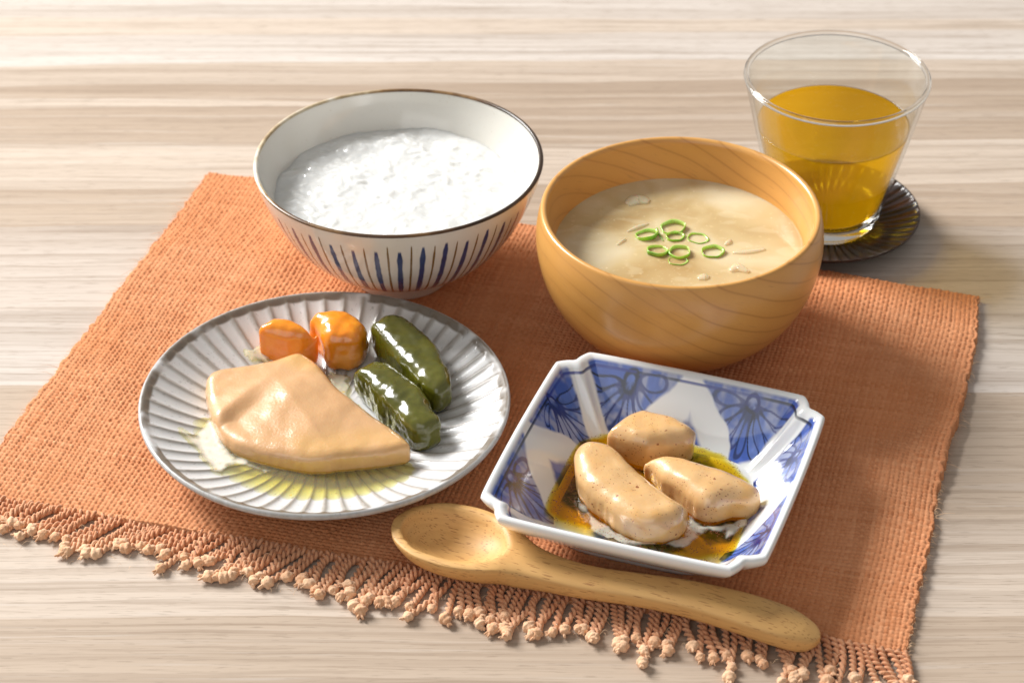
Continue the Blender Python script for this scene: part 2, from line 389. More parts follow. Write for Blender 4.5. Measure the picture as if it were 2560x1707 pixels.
def m_tea():
    t = NT('green_tea'); p = t.coord('Object')
    sp = t.step(.60, .75, t.noise(p, 420, 2)); cl = t.noise(p, 70, 3)
    tr = t.n('ShaderNodeBsdfTransparent'); tr.inputs[0].default_value = (.96, .77, .12, 1)
    c = t.mix(cl, (.88, .53, .010), (.91, .61, .03)); c = t.mix(sp*.4, c, (.88, .66, .20))
    tl = t.n('ShaderNodeBsdfTranslucent'); t.put(tl.inputs[0], c)
    df = t.n('ShaderNodeBsdfDiffuse'); t.put(df.inputs[0], c)
    body = t.shmix(.40, X(t, tr.outputs[0]), t.shmix(.80, X(t, df.outputs[0]), X(t, tl.outputs[0])))
    gl = t.n('ShaderNodeBsdfGlossy'); gl.inputs['Roughness'].default_value = .02
    return t.fin(t.shmix(t.schlick(.02), body, X(t, gl.outputs[0])))
def m_lacquer():
    t = NT('dark_lacquer'); p = t.coord('Object'); x, y, z = t.xyz(p)
    g = t.noise(t.vec(x*40, y*400, z*40), 1, 2)
    c = t.mix(t.step(.4, .75, g), (.012, .005, .003), (.050, .017, .008))
    return t.fin(t.bsdf(Base_Color=c, Roughness=.3, Specular_IOR_Level=.3, Coat_Weight=.25, Coat_Roughness=.12))
def m_porridge():
    t = NT('rice_porridge'); p = t.coord('Object'); a = t.attr('paint'); n = t.noise(p, 500, 2)
    return t.fin(t.bsdf(Base_Color=a, Roughness=.22, Coat_Weight=.8, Coat_Roughness=.08, Subsurface_Weight=.85, Subsurface_Scale=.006, Subsurface_Radius=(1, .95, .9), Normal=t.bump(n, .12, .0005)))
def m_soup():
    t = NT('miso_broth'); p = t.coord('Object'); x, y, z = t.xyz(p)
    n = t.noise(p, 26, 3, .5, .4); f = t.noise(p, 520, 2)
    c = t.ramp(n, [(.30, (.45, .30, .125)), (.48, (.59, .45, .24)), (.66, (.70, .60, .40))])
    rr = (x*x+y*y).sqrt()
    sub = t.step(.57, .64, t.noise(t.vec(x*1.0, y*2.2, 0), 62, 1, .4, .3)); c = t.mix(sub*.16, c, (.80, .71, .50))
    v = t.voro(p, 260); c = t.mix((1-t.step(.06, .14, v))*t.step(.5, .6, t.noise(p, 90, 1))*.5, c, (.86, .74, .52))
    c = t.mix(t.step(.60, .70, f)*.22, c, (.80, .64, .38))
    return t.fin(t.bsdf(Base_Color=c, Roughness=.05, IOR=1.34, Subsurface_Weight=.45, Subsurface_Scale=.006, Subsurface_Radius=(1, .7, .4), Normal=t.bump(n, .05, .0006)))
def m_scallion():
    t = NT('scallion_green'); p = t.coord('Object'); a = t.attr('paint'); n = t.noise(p, 500, 2)
    c = t.mix(t.step(.4, .7, n)*.35, a, t.mix(1, a, (.6, .75, .5), 'MULTIPLY'))
    return t.fin(t.bsdf(Base_Color=c, Roughness=.25, Coat_Weight=.6, Subsurface_Weight=.25, Subsurface_Scale=.002, Subsurface_Radius=(.6, 1, .2)))
def m_onion():
    t = NT('simmered_onion'); p = t.coord('Object'); n = t.noise(p, 200, 3)
    b = t.bsdf(Base_Color=t.mix(n, (.80, .68, .44), (.90, .82, .62)), Roughness=.12, Coat_Weight=.8, Subsurface_Weight=.4, Subsurface_Scale=.003)
    tr = t.n('ShaderNodeBsdfTransparent'); return t.fin(t.shmix(.55, X(t, tr.outputs[0]), b))

MT = dict(table=m_table(), cloth=m_cloth(), cord=m_cord(), knot=m_knot(), rim=m_rim_brown(), maple=m_wood_bowl(), beech=m_spoon(),
          stone=m_paint('speckled_stoneware', .38, .55, .15, .03, .10), china=m_paint('blue_white_porcelain', .08, 0, .6, .06, .04),
          glass=m_glass(), thin=m_thin_glass(), tea=m_tea(), lacquer=m_lacquer(), porridge=m_porridge(), soup=m_soup(), scallion=m_scallion(), onion=m_onion(),
          foot=m_porcelain_plain('porcelain_foot', (.78, .72, .66)))

# ================================================================== table
def build_table():
    nx, ny = 25, 25
    X_, Y_ = np.meshgrid(np.linspace(-1.6, 1.6, nx), np.linspace(-1.2, 2.4, ny), indexing='ij')
    top = np.stack([X_, Y_, 0*X_], -1).reshape(-1, 3)
    me = npmesh('table_top', top, gridfaces(nx, ny)[:, ::-1][:, [0, 3, 2, 1]] if False else gridfaces(nx, ny)[:, ::-1])
    o = link('table_top', me, MT['table'])
    m = o.modifiers.new('thickness', 'SOLIDIFY'); m.thickness = .03; m.offset = 1 if me.polygons[0].normal.z < 0 else -1
    tag(o, 'pale streaky wood grain table top', 'table', kind='structure')
build_table()

# ================================================================== placemat
Q_BL = np.array([-.1394, .1314]); Q_BR = np.array([.2025, .0284]); Q_FR = np.array([.1427, -.1943]); Q_FL = np.array([-.2150, -.1040])
FOOT = [(-.0482, .0489, .030), (.0687, .0020, .036), (-.074, -.068, .058), (.0547, -.1141, .055), (.03, -.165, .07), (.10, -.19, .03), (-.02, -.14, .03)]
def cloth_xy(u, v):                      # u along 0..1 left->right, v 0 front ..1 back
    f = Q_FL[:, None, None]*(1-u)+Q_FR[:, None, None]*u if np.ndim(u) == 2 else None
    a = (1-u)*(1-v); b = u*(1-v); c = u*v; d = (1-u)*v
    x = a*Q_FL[0]+b*Q_FR[0]+c*Q_BR[0]+d*Q_BL[0]; y = a*Q_FL[1]+b*Q_FR[1]+c*Q_BR[1]+d*Q_BL[1]
    # edges are not ruler-straight
    x = x+(fbm(u*0+v*4, u*2, 5, 2)-.5)*.004*np.abs(u*2-1)**3
    y = y+(fbm(u*6, v*2, 9)-.5)*.006*np.abs(v*2-1)**3
    return x, y
def cloth_wave(x, y):
    """gentle lift of the fabric away from whatever stands on it"""
    w = .0032*sstep(.50, .80, fbm(x*13+40, y*13+7, 31, 2))+.002*fbm(x*30, y*30, 33, 2)
    m = np.ones_like(x)
    for fx, fy, r in FOOT: m = m*sstep(r, r+.035, np.hypot(x-fx, y-fy))
    return w*m
def build_cloth():
    nw, nf, K = 186, 124, 6              # warp yarns, weft yarns, samples per yarn
    nu, nv = nw*K+1, nf*K+1
    u, v = np.meshgrid(np.linspace(0, nw, nu), np.linspace(0, nf, nv), indexing='ij')
    uj = u+(fbm(u*.05, v*.035, 3)-.5)*2.2; vj = v+(fbm(u*.04, v*.05, 8)-.5)*2.2
    i = np.floor(uj); j = np.floor(vj); du = uj-i-.5; dv = vj-j-.5
    one = np.zeros_like(u)
    ww = .36+.17*_hash(i, one, 5)+.22*(vn(i*9.7, vj*.16, 12)-.5)       # half widths with slubs along each yarn
    wf = .36+.17*_hash(one, j, 6)+.22*(vn(uj*.16, j*9.7, 13)-.5)
    A = .62; sg = np.where(i % 2 == 0, 1., -1.); sj = np.where(j % 2 == 0, 1., -1.)
    zw = A*sg*np.cos(PI*(vj-.5)); zf = -A*sj*np.cos(PI*(uj-.5))
    R = .46
    hw = np.where(np.abs(du) < ww, zw+.40*(ww/.45)*np.sqrt(np.clip(1-(du/ww)**2, 0, 1)), -1)
    hf = np.where(np.abs(dv) < wf, zf+.10+.50*(wf/.45)*np.sqrt(np.clip(1-(dv/wf)**2, 0, 1)), -1)
    cr = .55*(_hash(i, j, 71)-.5)+.35*(fbm(uj*.7, vj*.7, 72, 2)-.5)
    h = np.maximum(np.maximum(hw, hf), -.55); h = h+cr*np.cos(PI*du)*np.cos(PI*dv)
    up = hw > hf
    x, y = cloth_xy(u/nw, v/nf)
    z = .00142+h*.00064+cloth_wave(x, y)
    e = np.minimum(np.minimum(u, nw-u), np.minimum(v, nf-v)); 
    z = np.where(e < .01, .0001, z)
    rag = (vn(v*.9, u*0, 44)-.5)*.0016*sstep(2.5, 0, np.minimum(u, nw-u)); x = x+rag
    tone = np.where(up, .5*_hash(i, one, 21)+.5*vn(i*3.1, vj*.12, 22), .5*_hash(one, j, 23)+.5*vn(uj*.12, j*3.1, 24))
    big = fbm(x*22, y*22, 51, 3)
    c1 = np.array([.53, .205, .088]); c2 = np.array([.69, .325, .165]); c3 = np.array([.58, .215, .080])
    C = c1+(c2-c1)*tone[..., None]; C = C+(c3-C)*(.35*sstep(.5, .75, big))[..., None]
    V = np.stack([x, y, z], -1).reshape(-1, 3)
    return npmesh('cloth', V, gridfaces(nu, nv)[:, ::-1], True, C.reshape(-1, 3))
mat_root = thing('placemat', 'orange woven linen placemat with knotted fringe under the dishes', 'placemat')
link('woven_cloth', build_cloth(), MT['cloth'], mat_root)
if bpy.data.meshes['cloth'].polygons[5000].normal.z < 0: bpy.data.meshes['cloth'].flip_normals()

def cord_mesh(k):
    """two plies twisted together, running from the origin towards -y, resting on the table"""
    r = random.Random(k); L = .0145+.0115*r.random(); sway = (r.random()-.5)*.004; curl = (r.random()-.5)*.004
    rp = .00080+.00014*r.random(); n = 44; m = 7; V = []; F = []; tw = 2*PI/(.0046+.0008*r.random()); ph0 = r.random()*6
    def axis(t):
        s = t*L
        return Vector((sway*t*t+curl*math.sin(t*5), -s, (.0022*(1-t)**1.5+.0013*t**.5*(1-.0*t))))
    for ply in range(2):
        b0 = len(V)
        for a in range(n):
            t = a/(n-1); c = axis(t); d = (axis(min(1, t+.02))-axis(max(0, t-.02))).normalized()
            sx = d.cross(Vector((0, 0, 1))).normalized(); sz = sx.cross(d)
            ph = ph0+tw*t*L+ply*PI; cc = c+(sx*math.cos(ph)+sz*math.sin(ph))*rp*.82
            rad = rp*(1+.15*mnoise.noise(Vector((t*9, k, ply))))
            for q in range(m):
                w = 2*PI*q/m; V.append(cc+(sx*math.cos(w)+sz*math.sin(w))*rad)
        for a in range(n-1):
            for q in range(m): F.append((b0+a*m+q, b0+a*m+(q+1) % m, b0+(a+1)*m+(q+1) % m, b0+(a+1)*m+q))
    return npmesh('fringe_cord', np.array(V), np.array(F)), axis(1)
def knot_mesh(k):
    """overhand knot lump with a short frayed tuft"""
    bm = bmesh.new(); bmesh.ops.create_icosphere(bm, subdivisions=4, radius=1)
    for v in bm.verts:
        p = v.co.copy(); a = math.atan2(p.z, p.x)
        band = .10*math.sin(3.2*p.y*2+a*1.0+k)+.10*mnoise.noise(p*3+Vector((k*3.7, 0, 0)))+.05*mnoise.noise(p*9+Vector((k, 2, 0)))
        s = 1+band; v.co = Vector((p.x*.0021*s, p.y*.0022*s, p.z*.0019*s))
    r = random.Random(k*5)
    # tuft: a few tapering fibres bundled at the end
    for q in range(5):
        a = r.random()*2*PI; d = Vector((.5*math.cos(a), -1.1-.5*r.random(), .35*math.sin(a))).normalized(); Lq = .0010+.0012*r.random(); w = .00055
        s0 = Vector((0, -.0009, 0)); sx = d.cross(Vector((0, 0, 1))).normalized()*w; sz = sx.cross(d).normalized()*w
        ring = [[bm.verts.new(s0+d*(.001+Lq*t)+(sx*math.cos(e)+sz*math.sin(e))*(1.1-t*.6)) for e in (0, PI/2, PI, 3*PI/2)] for t in (0, .5, 1)]
        for ra, rb in zip(ring[:-1], ring[1:]):
            for e in range(4): bm.faces.new((ra[e], ra[(e+1) % 4], rb[(e+1) % 4], rb[e]))
        bm.faces.new(ring[-1])
    bmesh.ops.recalc_face_normals(bm, faces=bm.faces)
    me = bpy.data.meshes.new('knot'); bm.to_mesh(me); bm.free()
    me.polygons.foreach_set('use_smooth', np.full(len(me.polygons), True)); return me
def build_fringe():
    cords = [cord_mesh(k) for k in range(16)]; knots = [knot_mesh(k) for k in range(8)]
    for me, _ in cords: me.materials.append(MT['cord'])
    for me in knots: me.materials.append(MT['knot'])
    e = Q_FR-Q_FL; Ln = np.linalg.norm(e); e = e/Ln; n = int(Ln/.0029); ang0 = math.atan2(e[1], e[0])
    u = np.linspace(.004, .996, n)
    lean0 = 0
    for q in range(n):
        uu = u[q]; x, y = cloth_xy(np.array([uu]), np.array([.006])); x = x[0]; y = y[0]
        lean = lerp(-.62, .30, min(1, max(0, (uu-.25)/.6)))+.13*math.sin(q*.37)+random.uniform(-.10, .10)
        me, tip = cords[random.randrange(16)]
        c = link('fringe_cord', me, None, mat_root, (x, y, 0)); c.rotation_euler = (0, 0, ang0+lean)
        c.scale = (1, random.uniform(.9, 1.18), 1)
        kn = link('knot', knots[random.randrange(8)], None, c, tip)
        kn.location.z = .0019
        kn.rotation_euler = (random.uniform(-.3, .3), random.uniform(-1, 1)*.4, random.uniform(-.9, .9)); s = random.uniform(.85, 1.2); kn.scale = (s, s/c.scale.y, min(s, 1.05))
build_fringe()
def build_hem():
    """small twisted loops where the cords leave the cloth, and loose hairs along the edges"""
    V = []; F = []
    def hair(p, d, L, w, bend):
        b = len(V); d = d.normalized(); sx = d.cross(Vector((0, 0, 1))).normalized()
        for a in range(5):
            t = a/4; c = p+d*L*t+sx*bend*t*t+Vector((0, 0, .001*math.sin(t*PI)))
            for e in (0, 2*PI/3, 4*PI/3): V.append(c+(sx*math.cos(e)+Vector((0, 0, 1))*math.sin(e))*w*(1.05-t*.7))
        for a in range(4):
            for q in range(3): F.append((b+a*3+q, b+a*3+(q+1) % 3, b+(a+1)*3+(q+1) % 3, b+(a+1)*3+q))
    r = random.Random(4)
    for side, n in ((1.0, 260), (0.0, 200)):
        for k in range(n):
            vv = r.random(); x, y = cloth_xy(np.array([side]), np.array([vv])); s = 1 if side > .5 else -1
            d = Vector((s*(.4+r.random()), r.uniform(-1, .6), r.uniform(0, .25)))
            L = r.uniform(.0012, .0032) if r.random() < .93 else r.uniform(.005, .009)
            hair(Vector((x[0]-s*.0008, y[0], .0010+.0006*r.random())), d, L, .00011, r.uniform(-.002, .002))
    for k in range(420):
        uu = r.random(); x, y = cloth_xy(np.array([uu]), np.array([0.0])); off = r.uniform(.004, .023); sl = lerp(-.6, .3, min(1, max(0, (uu-.25)/.6)))
        d = Vector((r.uniform(-1, 1), r.uniform(-1, .5), r.uniform(0, .5)))
        hair(Vector((x[0]-.25*off+sl*off, y[0]-off*.95, r.uniform(.0012, .0036))), d, r.uniform(.0015, .004), .00008, r.uniform(-.002, .002))
    me = npmesh('loose_fibres', np.array(V), np.array(F))
    t = NT('linen_fibre'); mt = t.fin(t.bsdf(Base_Color=t.mix(t.noise(t.coord('Object'), 200, 1), (.74, .46, .26), (.84, .60, .38)), Roughness=.9))
    o = link('loose_fibres', me, mt, mat_root); o['kind'] = 'stuff'
build_hem()

# ================================================================== rice bowl + porridge
RB = np.array([-.0482, .0489]); RH = .0583
RB_OUT = [(.0222, .0088), (.0262, .0098), (.0350, .0138), (.0440, .0215), (.0514, .0320), (.0564, .0425), (.0595, .0510), (.0613, RH)]
def build_rice_bowl():
    t = thing('rice_bowl', 'white porcelain bowl with blue and brown stripes and a brown rim', 'bowl', (RB[0], RB[1], ZC-.0004))
    out = spline(RB_OUT, 40); inn = [(r-.0030+.0013*(i/39), z+.0018*(1-i/39)) for i, (r, z) in enumerate(out)]
    inn = [(max(r, .001), z) for r, z in inn]
    cut = RH-.0009
    o2 = [p for p in out if p[1] < cut]; i2 = [p for p in inn if p[1] < cut]
    oe = np.array([np.interp(cut, out[:, 1], out[:, 0]), cut]); ie = np.array([np.interp(cut, [p[1] for p in inn], [p[0] for p in inn]), cut])
    wob = lambda R, Z, A: (R*(1+.006*np.sin(2*A+.6)*np.clip(Z/RH, 0, 1)**2+.003*np.sin(3*A+1)*np.clip(Z/RH, 0, 1)**2), Z+(.0007*np.sin(A+2.6)+.0004*np.sin(3*A))*np.clip(Z/RH, 0, 1)**2)
    po = [(.0222, .0070)]+o2+[oe]; po = np.array(po)
    n = 192
    prof = np.vstack([po, [ie], np.array(i2)[::-1], [[.012, .0108], [.004, .0104]]])
    k = len(po)
    def colr(R, Z, A):
        C = np.zeros(R.shape+(3,)); C[:k] = 1; return C
    me = lathe('rice_bowl_body', prof, n, False, True, wob, colr); link('body', me, m_rice_bowl(RH), t)
    rp = [oe+np.array([.00005, 0])]
    mid = (oe+ie)/2; hw = (oe[0]-ie[0])/2
    for a in np.linspace(0, PI, 9): rp.append(np.array([mid[0]+(hw+.00012)*math.cos(a), cut+.0009*math.sin(a)]))
    rp.append(ie-np.array([.00005, 0]))
    link('rim', lathe('rice_bowl_rim', [tuple(p) for p in rp], n, fn=wob), MT['rim'], t)
    ft = [(.0195, .0065), (.0199, .0004), (.0206, 0), (.0214, .0003), (.0217, .0012), (.0221, .0084), (.0226, .0090)]
    link('foot', lathe('rice_bowl_foot', ft, 96, True), MT['foot'], t)
build_rice_bowl()
def build_porridge():
    lev = .0402; r0 = .0553; n = 330
    g = np.linspace(-r0, r0, n); x, y = np.meshgrid(g, g, indexing='ij'); h = np.zeros_like(x); st = g[1]-g[0]
    r = np.random.default_rng(3)
    for k in range(1500):
        a = r.random()*2*PI; rad = r0*math.sqrt(r.random())*.96; cx, cy = rad*math.cos(a), rad*math.sin(a)
        wet = float(sstep(.012, -.030, np.array(cx*.75+cy*.55+.012))) if False else 0
        edge = max(0, (rad/r0-.80)/.16)
        if r.random() < edge*.8: continue
        la, lb = r.uniform(.0017, .0030), r.uniform(.0011, .0017); th = r.random()*PI; hh = r.uniform(.0002, .0008)
        i0 = int((cx+r0-la)/st); i1 = int((cx+r0+la)/st)+2; j0 = int((cy+r0-la)/st); j1 = int((cy+r0+la)/st)+2
        i0 = max(i0, 0); j0 = max(j0, 0)
        X_, Y_ = x[i0:i1, j0:j1]-cx, y[i0:i1, j0:j1]-cy
        p = (X_*math.cos(th)+Y_*math.sin(th))/la; q = (-X_*math.sin(th)+Y_*math.cos(th))/lb
        e = np.clip(1-p*p-q*q, 0, 1)**.6*hh
        h[i0:i1, j0:j1] = np.maximum(h[i0:i1, j0:j1], e+.35*h[i0:i1, j0:j1]*(e > 0))
    rr = np.hypot(x, y)
    for _ in range(6):
        h[1:-1, 1:-1] = (h[1:-1, 1:-1]*2+h[2:, 1:-1]+h[:-2, 1:-1]+h[1:-1, 2:]+h[1:-1, :-2])/6
    film = .0005*fbm(x*160, y*160, 3)
    hh = np.maximum(h, film)*(1-.6*sstep(.040, .052, rr))
    z = lev+hh+.0022*(1-(rr/r0)**2)*1.0+.0018*(fbm(x*75, y*75, 8)-.5)*2
    keep = rr < r0-.0003
    idx = -np.ones(x.shape, int); idx[keep] = np.arange(keep.sum())
    f = np.stack([idx[:-1, :-1], idx[1:, :-1], idx[1:, 1:], idx[:-1, 1:]], -1).reshape(-1, 4); f = f[(f >= 0).all(1)]
    t = np.clip(h/.0014, 0, 1)[keep][:, None]
    C = np.array([.70, .70, .68])+(np.array([.78, .78, .77])-np.array([.70, .70, .68]))*t
    me = npmesh('rice_porridge', np.stack([x[keep], y[keep], z[keep]], -1), f, True, C)
    o = link('rice_porridge', me, MT['porridge'], None, (RB[0], RB[1], ZC))
    tag(o, 'white rice porridge with soft swollen grains filling the striped bowl', 'porridge')
build_porridge()

# ================================================================== wooden bowl, soup, scallions
WB = np.array([.0687, .0010])
def build_wood_bowl():
    t = thing('soup_bowl', 'turned light wood soup bowl with diagonal grain lines', 'bowl', (WB[0], WB[1], ZC-.0004))
    out = spline([(.0282, .0045), (.0325, .0062), (.0405, .0110), (.0492, .0205), (.0553, .0320), (.0582, .0430), (.0589, .0510), (.0584, .0575), (.0572, .0630)], 40)
    lip = [(.0569, .0637), (.0562, .0641), (.0553, .0640), (.0546, .0634)]
    inn = spline([(.0541, .0622), (.0534, .0570), (.0520, .0500), (.0490, .0400), (.0420, .0260), (.0300, .0160), (.0150, .0120), (.003, .0115)], 36)
    link('body', lathe('soup_bowl_body', [tuple(p) for p in out]+lip+[tuple(p) for p in inn], 160, False, True), MT['maple'], t)
    ft = [(.0240, .0060), (.0246, .0005), (.0254, 0), (.0268, .0002), (.0274, .0010), (.0281, .0040), (.0290, .0052)]
    link('foot', lathe('soup_bowl_foot', ft, 96, True), MT['maple'], t)
build_wood_bowl()
SL = .0480
def build_soup():
    p = []
    for r in np.linspace(.0005, .0500, 60): p.append((r, SL))
    for r in np.linspace(.0502, .0522, 8): p.append((r, SL+.0007*((r-.0500)/.0022)**2))
    p = p[::-1]
    o = link('miso_soup', lathe('miso_soup', p, 128, False, True), MT['soup'], None, (WB[0], WB[1], 0))
    tag(o, 'cloudy tan miso soup in the wooden bowl', 'soup')
build_soup()
Z2 = lambda x, y: (1320+x/2.376, 300+y/2.376)
def ring_mesh(rx, ry, hgt, wall, seed, arc=1.0):
    n = 40; V = []; C = []; r = random.Random(seed); ph = r.random()*6
    m = int(n*arc)
    for a in range(n):
        w = 2*PI*a/n*arc; wob = 1+.07*math.sin(2*w+ph)+.04*math.sin(5*w+ph)
        th = wall*(1+.55*math.sin(w+ph)); tilt = .18
        for (o, z) in ((0, 0), (.12, .5), (0, 1), (-.5, 1.06), (-1, .95), (-1, .1)):
            k = wob*(1+o*th/((rx+ry)/2)+tilt*(z-.5)*.3)
            V.append((rx*k*math.cos(w), ry*k*math.sin(w), hgt*z)); g = .5+.5*math.sin(w*2+ph)
            C.append(np.array([.16, .36, .025])*(1-g)+np.array([.36, .60, .07])*g if o > -.4 else np.array([.46, .64, .16]))
    F = gridfaces(n, 6, True)
    if arc > .99:
        q = np.arange(6); F = np.vstack([F, np.stack([(n-1)*6+q, (n-1)*6+(q+1) % 6, (q+1) % 6, q], -1)])
    return npmesh('scallion_ring', np.array(V), F, True, np.array(C))
SCAL = [(708, 690, 66, 'green scallion ring with a bright upper edge, beside the thin scallion thread', .20, .0028), (862, 645, 76, 'widest scallion ring with a pale inner skin, overlapping the small curled ring', -.15, .0026),
        (873, 697, 54, "small round scallion ring with a curl inside, overlapped by the widest ring", .3, .0022), (1010, 706, 60, 'thin dark-edged scallion ring lying between the cluster and the lone ring', -.35, .0016),
        (766, 785, 64, 'scallion ring with a notched top, touching the thick-walled ring', .3, .0026), (900, 792, 68, 'thick-walled scallion ring with a half sunk sliver against it', .15, .0026),
        (892, 838, 56, 'scallion sliver ring half sunk below the thick-walled ring', .1, .0012),
        (1098, 788, 64, 'bright yellow-green scallion ring floating alone beside the cluster', .1, .0024)]
for k, (px, py, w, lab, rz, hg) in enumerate(SCAL):
    p = U(*Z2(px, py), SL); r = w/2.376/6150
    me = ring_mesh(r, r*(.80+.04*(k % 4)), hg*.78, .00050, k+1)
    o = link('scallion_ring', me, MT['scallion'], None, (p[0], p[1], SL-.0007)); o.rotation_euler = (random.uniform(-.12, .12), random.uniform(-.12, .12), rz)
    tag(o, lab, 'scallion', 'scallion rings floating on the soup')
def sliver(pts, w, h, name, lab, cat, mat, group=None, z=SL):
    P = spline([U(*Z2(*q), z)[:2] for q in pts], 16); c = P.mean(0); V = []
    for a in range(16):
        d = P[min(15, a+1)]-P[max(0, a-1)]; d = d/np.linalg.norm(d); s = np.array([-d[1], d[0]]); tp = .35+.65*math.sin(PI*(a+.6)/16.2)
        for q in range(8):
            e = 2*PI*q/8; off = s*math.cos(e)*w*tp; V.append((*(P[a]+off-c), math.sin(e)*h*tp))
    F = [gridfaces(16, 8, True), np.array([[7, 6, 5, 4], [7, 4, 3, 0], [0, 3, 2, 1]]), 120+np.array([[0, 1, 2, 3], [0, 3, 4, 7], [4, 5, 6, 7]])]
    me = npmesh(name, np.array(V), F); o = link(name, me, mat, None, (c[0], c[1], z+.0001)); return tag(o, lab, cat, group)
ON = [([(590, 505), (650, 475), (720, 490)], .0040, .0012, 'broad translucent onion piece afloat by the shaded side of the wooden bowl'), ([(590, 665), (650, 640), (715, 618)], .0013, .0008, 'slim onion sliver next to the bright-edged scallion ring'),
      ([(530, 745), (560, 722), (580, 708)], .0008, .0007, 'tiny onion shred floating clear of the scallions'), ([(1215, 790), (1310, 785), (1410, 770)], .0016, .0007, 'long pale onion strip beyond the lone scallion ring'),
      ([(1170, 745), (1190, 730), (1205, 715)], .0013, .0009, 'small onion bit beside the lone scallion ring'), ([(1200, 900), (1245, 880), (1310, 905)], .0026, .0014, "glossy onion chunk by the wooden bowl's lip facing the square dish"),
      ([(1010, 945), (1045, 935), (1075, 940)], .0024, .0009, "small onion flake touching the wooden bowl's lip above the square dish")]
for pts, w, h, lab in ON: sliver(pts, w, h, 'onion_piece', lab, 'onion', MT['onion'], 'onion pieces floating on the soup')
sliver([(765, 640), (775, 675), (805, 722)], .00035, .0004, 'scallion_shred', 'thin green scallion thread between the rings', 'scallion', None).data.materials.append(None)
t_ = NT('scallion_thread'); mt_ = t_.fin(t_.bsdf(Base_Color=t_.mix(t_.noise(t_.coord(), 300, 2), (.16, .34, .03), (.28, .50, .06)), Roughness=.3)); bpy.data.objects['scallion_shred'].data.materials.clear(); bpy.data.objects['scallion_shred'].data.materials.append(mt_)

# ================================================================== saucer, glass, tea
TG = np.array([.1404, .0868])
def build_saucer():
    def fn(R, Z, A):
        f = np.abs(np.sin(A*26+ (R-.02)*35)); top = np.zeros_like(R); top[:30] = 1
        return R*(1+0*f), Z-np.where(R > .012, .0009*(1-f)*top*sstep(.012, .018, R)*sstep(.0420, .0405, R), 0)
    top = [(r, .0036+.0064*max(0, (r-.020)/.0218)**1.7) for r in np.linspace(.002, .0412, 30)]
    edge = [(.0417, .0101), (.0419, .0098), (.0416, .0092)]
    und = [(r, .0022+.0064*max(0, (r-.020)/.0218)**1.7) for r in np.linspace(.0405, .024, 12)]+[(.0225, .0012), (.0220, 0), (.0205, 0), (.0200, .0015), (.003, .0015)]
    me = lathe('saucer', top+edge+und, 416, True, True, fn)
    bm = bmesh.new(); bm.from_mesh(me); bmesh.ops.recalc_face_normals(bm, faces=bm.faces); bm.to_mesh(me); bm.free()
    o = link('saucer', me, MT['lacquer'], None, (TG[0], TG[1]+.0006, 0)); tag(o, 'dark brown lacquered saucer with radial grooves under the tea glass', 'saucer')
build_saucer()
GB = .0034
def gprof(z): return .0212+(.0400-.0212)*(np.clip(z/.0745, 0, 1)**.88)
def fixn(me):
    bm = bmesh.new(); bm.from_mesh(me); bmesh.ops.recalc_face_normals(bm, faces=bm.faces); bm.to_mesh(me); bm.free(); return me
def build_glass():
    t = thing('tea_glass', 'clear tapered drinking glass with a thick base standing on the saucer', 'glass', (TG[0], TG[1], GB))
    wall = [(gprof(z), z) for z in np.linspace(.0095, .0725, 30)]+[(.0401, .0738)]
    inn = [(.0383, .0738)]+[(gprof(z)-.0016, z) for z in np.linspace(.0722, .0105, 28)]
    link('wall', lathe('tea_glass_wall', wall, 128), MT['thin'], t); link('inner_wall', lathe('tea_glass_inner', inn, 128), MT['thin'], t)
    c0 = (.0392, .0745); rim = [(c0[0]+.00125*math.cos(a), c0[1]+.00125*math.sin(a)) for a in np.linspace(-PI/2, 1.5*PI, 17)]
    link('rim', fixn(lathe('tea_glass_rim', rim, 128)), MT['glass'], t)
    base = [(.016, .0004), (.0188, .0002), (.0200, .0010), (.0207, .0025)]+[(gprof(z), z) for z in np.linspace(.004, .0093, 6)]+[(.0212, .0094), (.0190, .0082), (.0120, .0077), (.003, .0076)]
    link('base', fixn(lathe('tea_glass_base', base, 128, True, True)), MT['glass'], t)
    tz = .0510; e = .00012
    tea = [(.003, .0079-e), (.0120, .0080-e), (.0185, .0084-e), (.0212+e, .0098)]+[(gprof(z)-.0016+e, z) for z in np.linspace(.0120, tz-.0008, 26)]
    rt = gprof(tz)-.0016
    tea += [(rt+e, tz+.0004), (rt-.0008, tz), (rt-.002, tz-.0003)]+[(r, tz-.0003) for r in np.linspace(rt-.004, .003, 10)]
    me = lathe('green_tea', tea, 128, True, True)
    bm = bmesh.new(); bm.from_mesh(me); bmesh.ops.recalc_face_normals(bm, faces=bm.faces); bm.to_mesh(me); bm.free()
    o = link('green_tea', me, MT['tea'], None, (TG[0], TG[1], GB)); tag(o, 'cloudy amber green tea filling two thirds of the glass', 'tea')
build_glass()

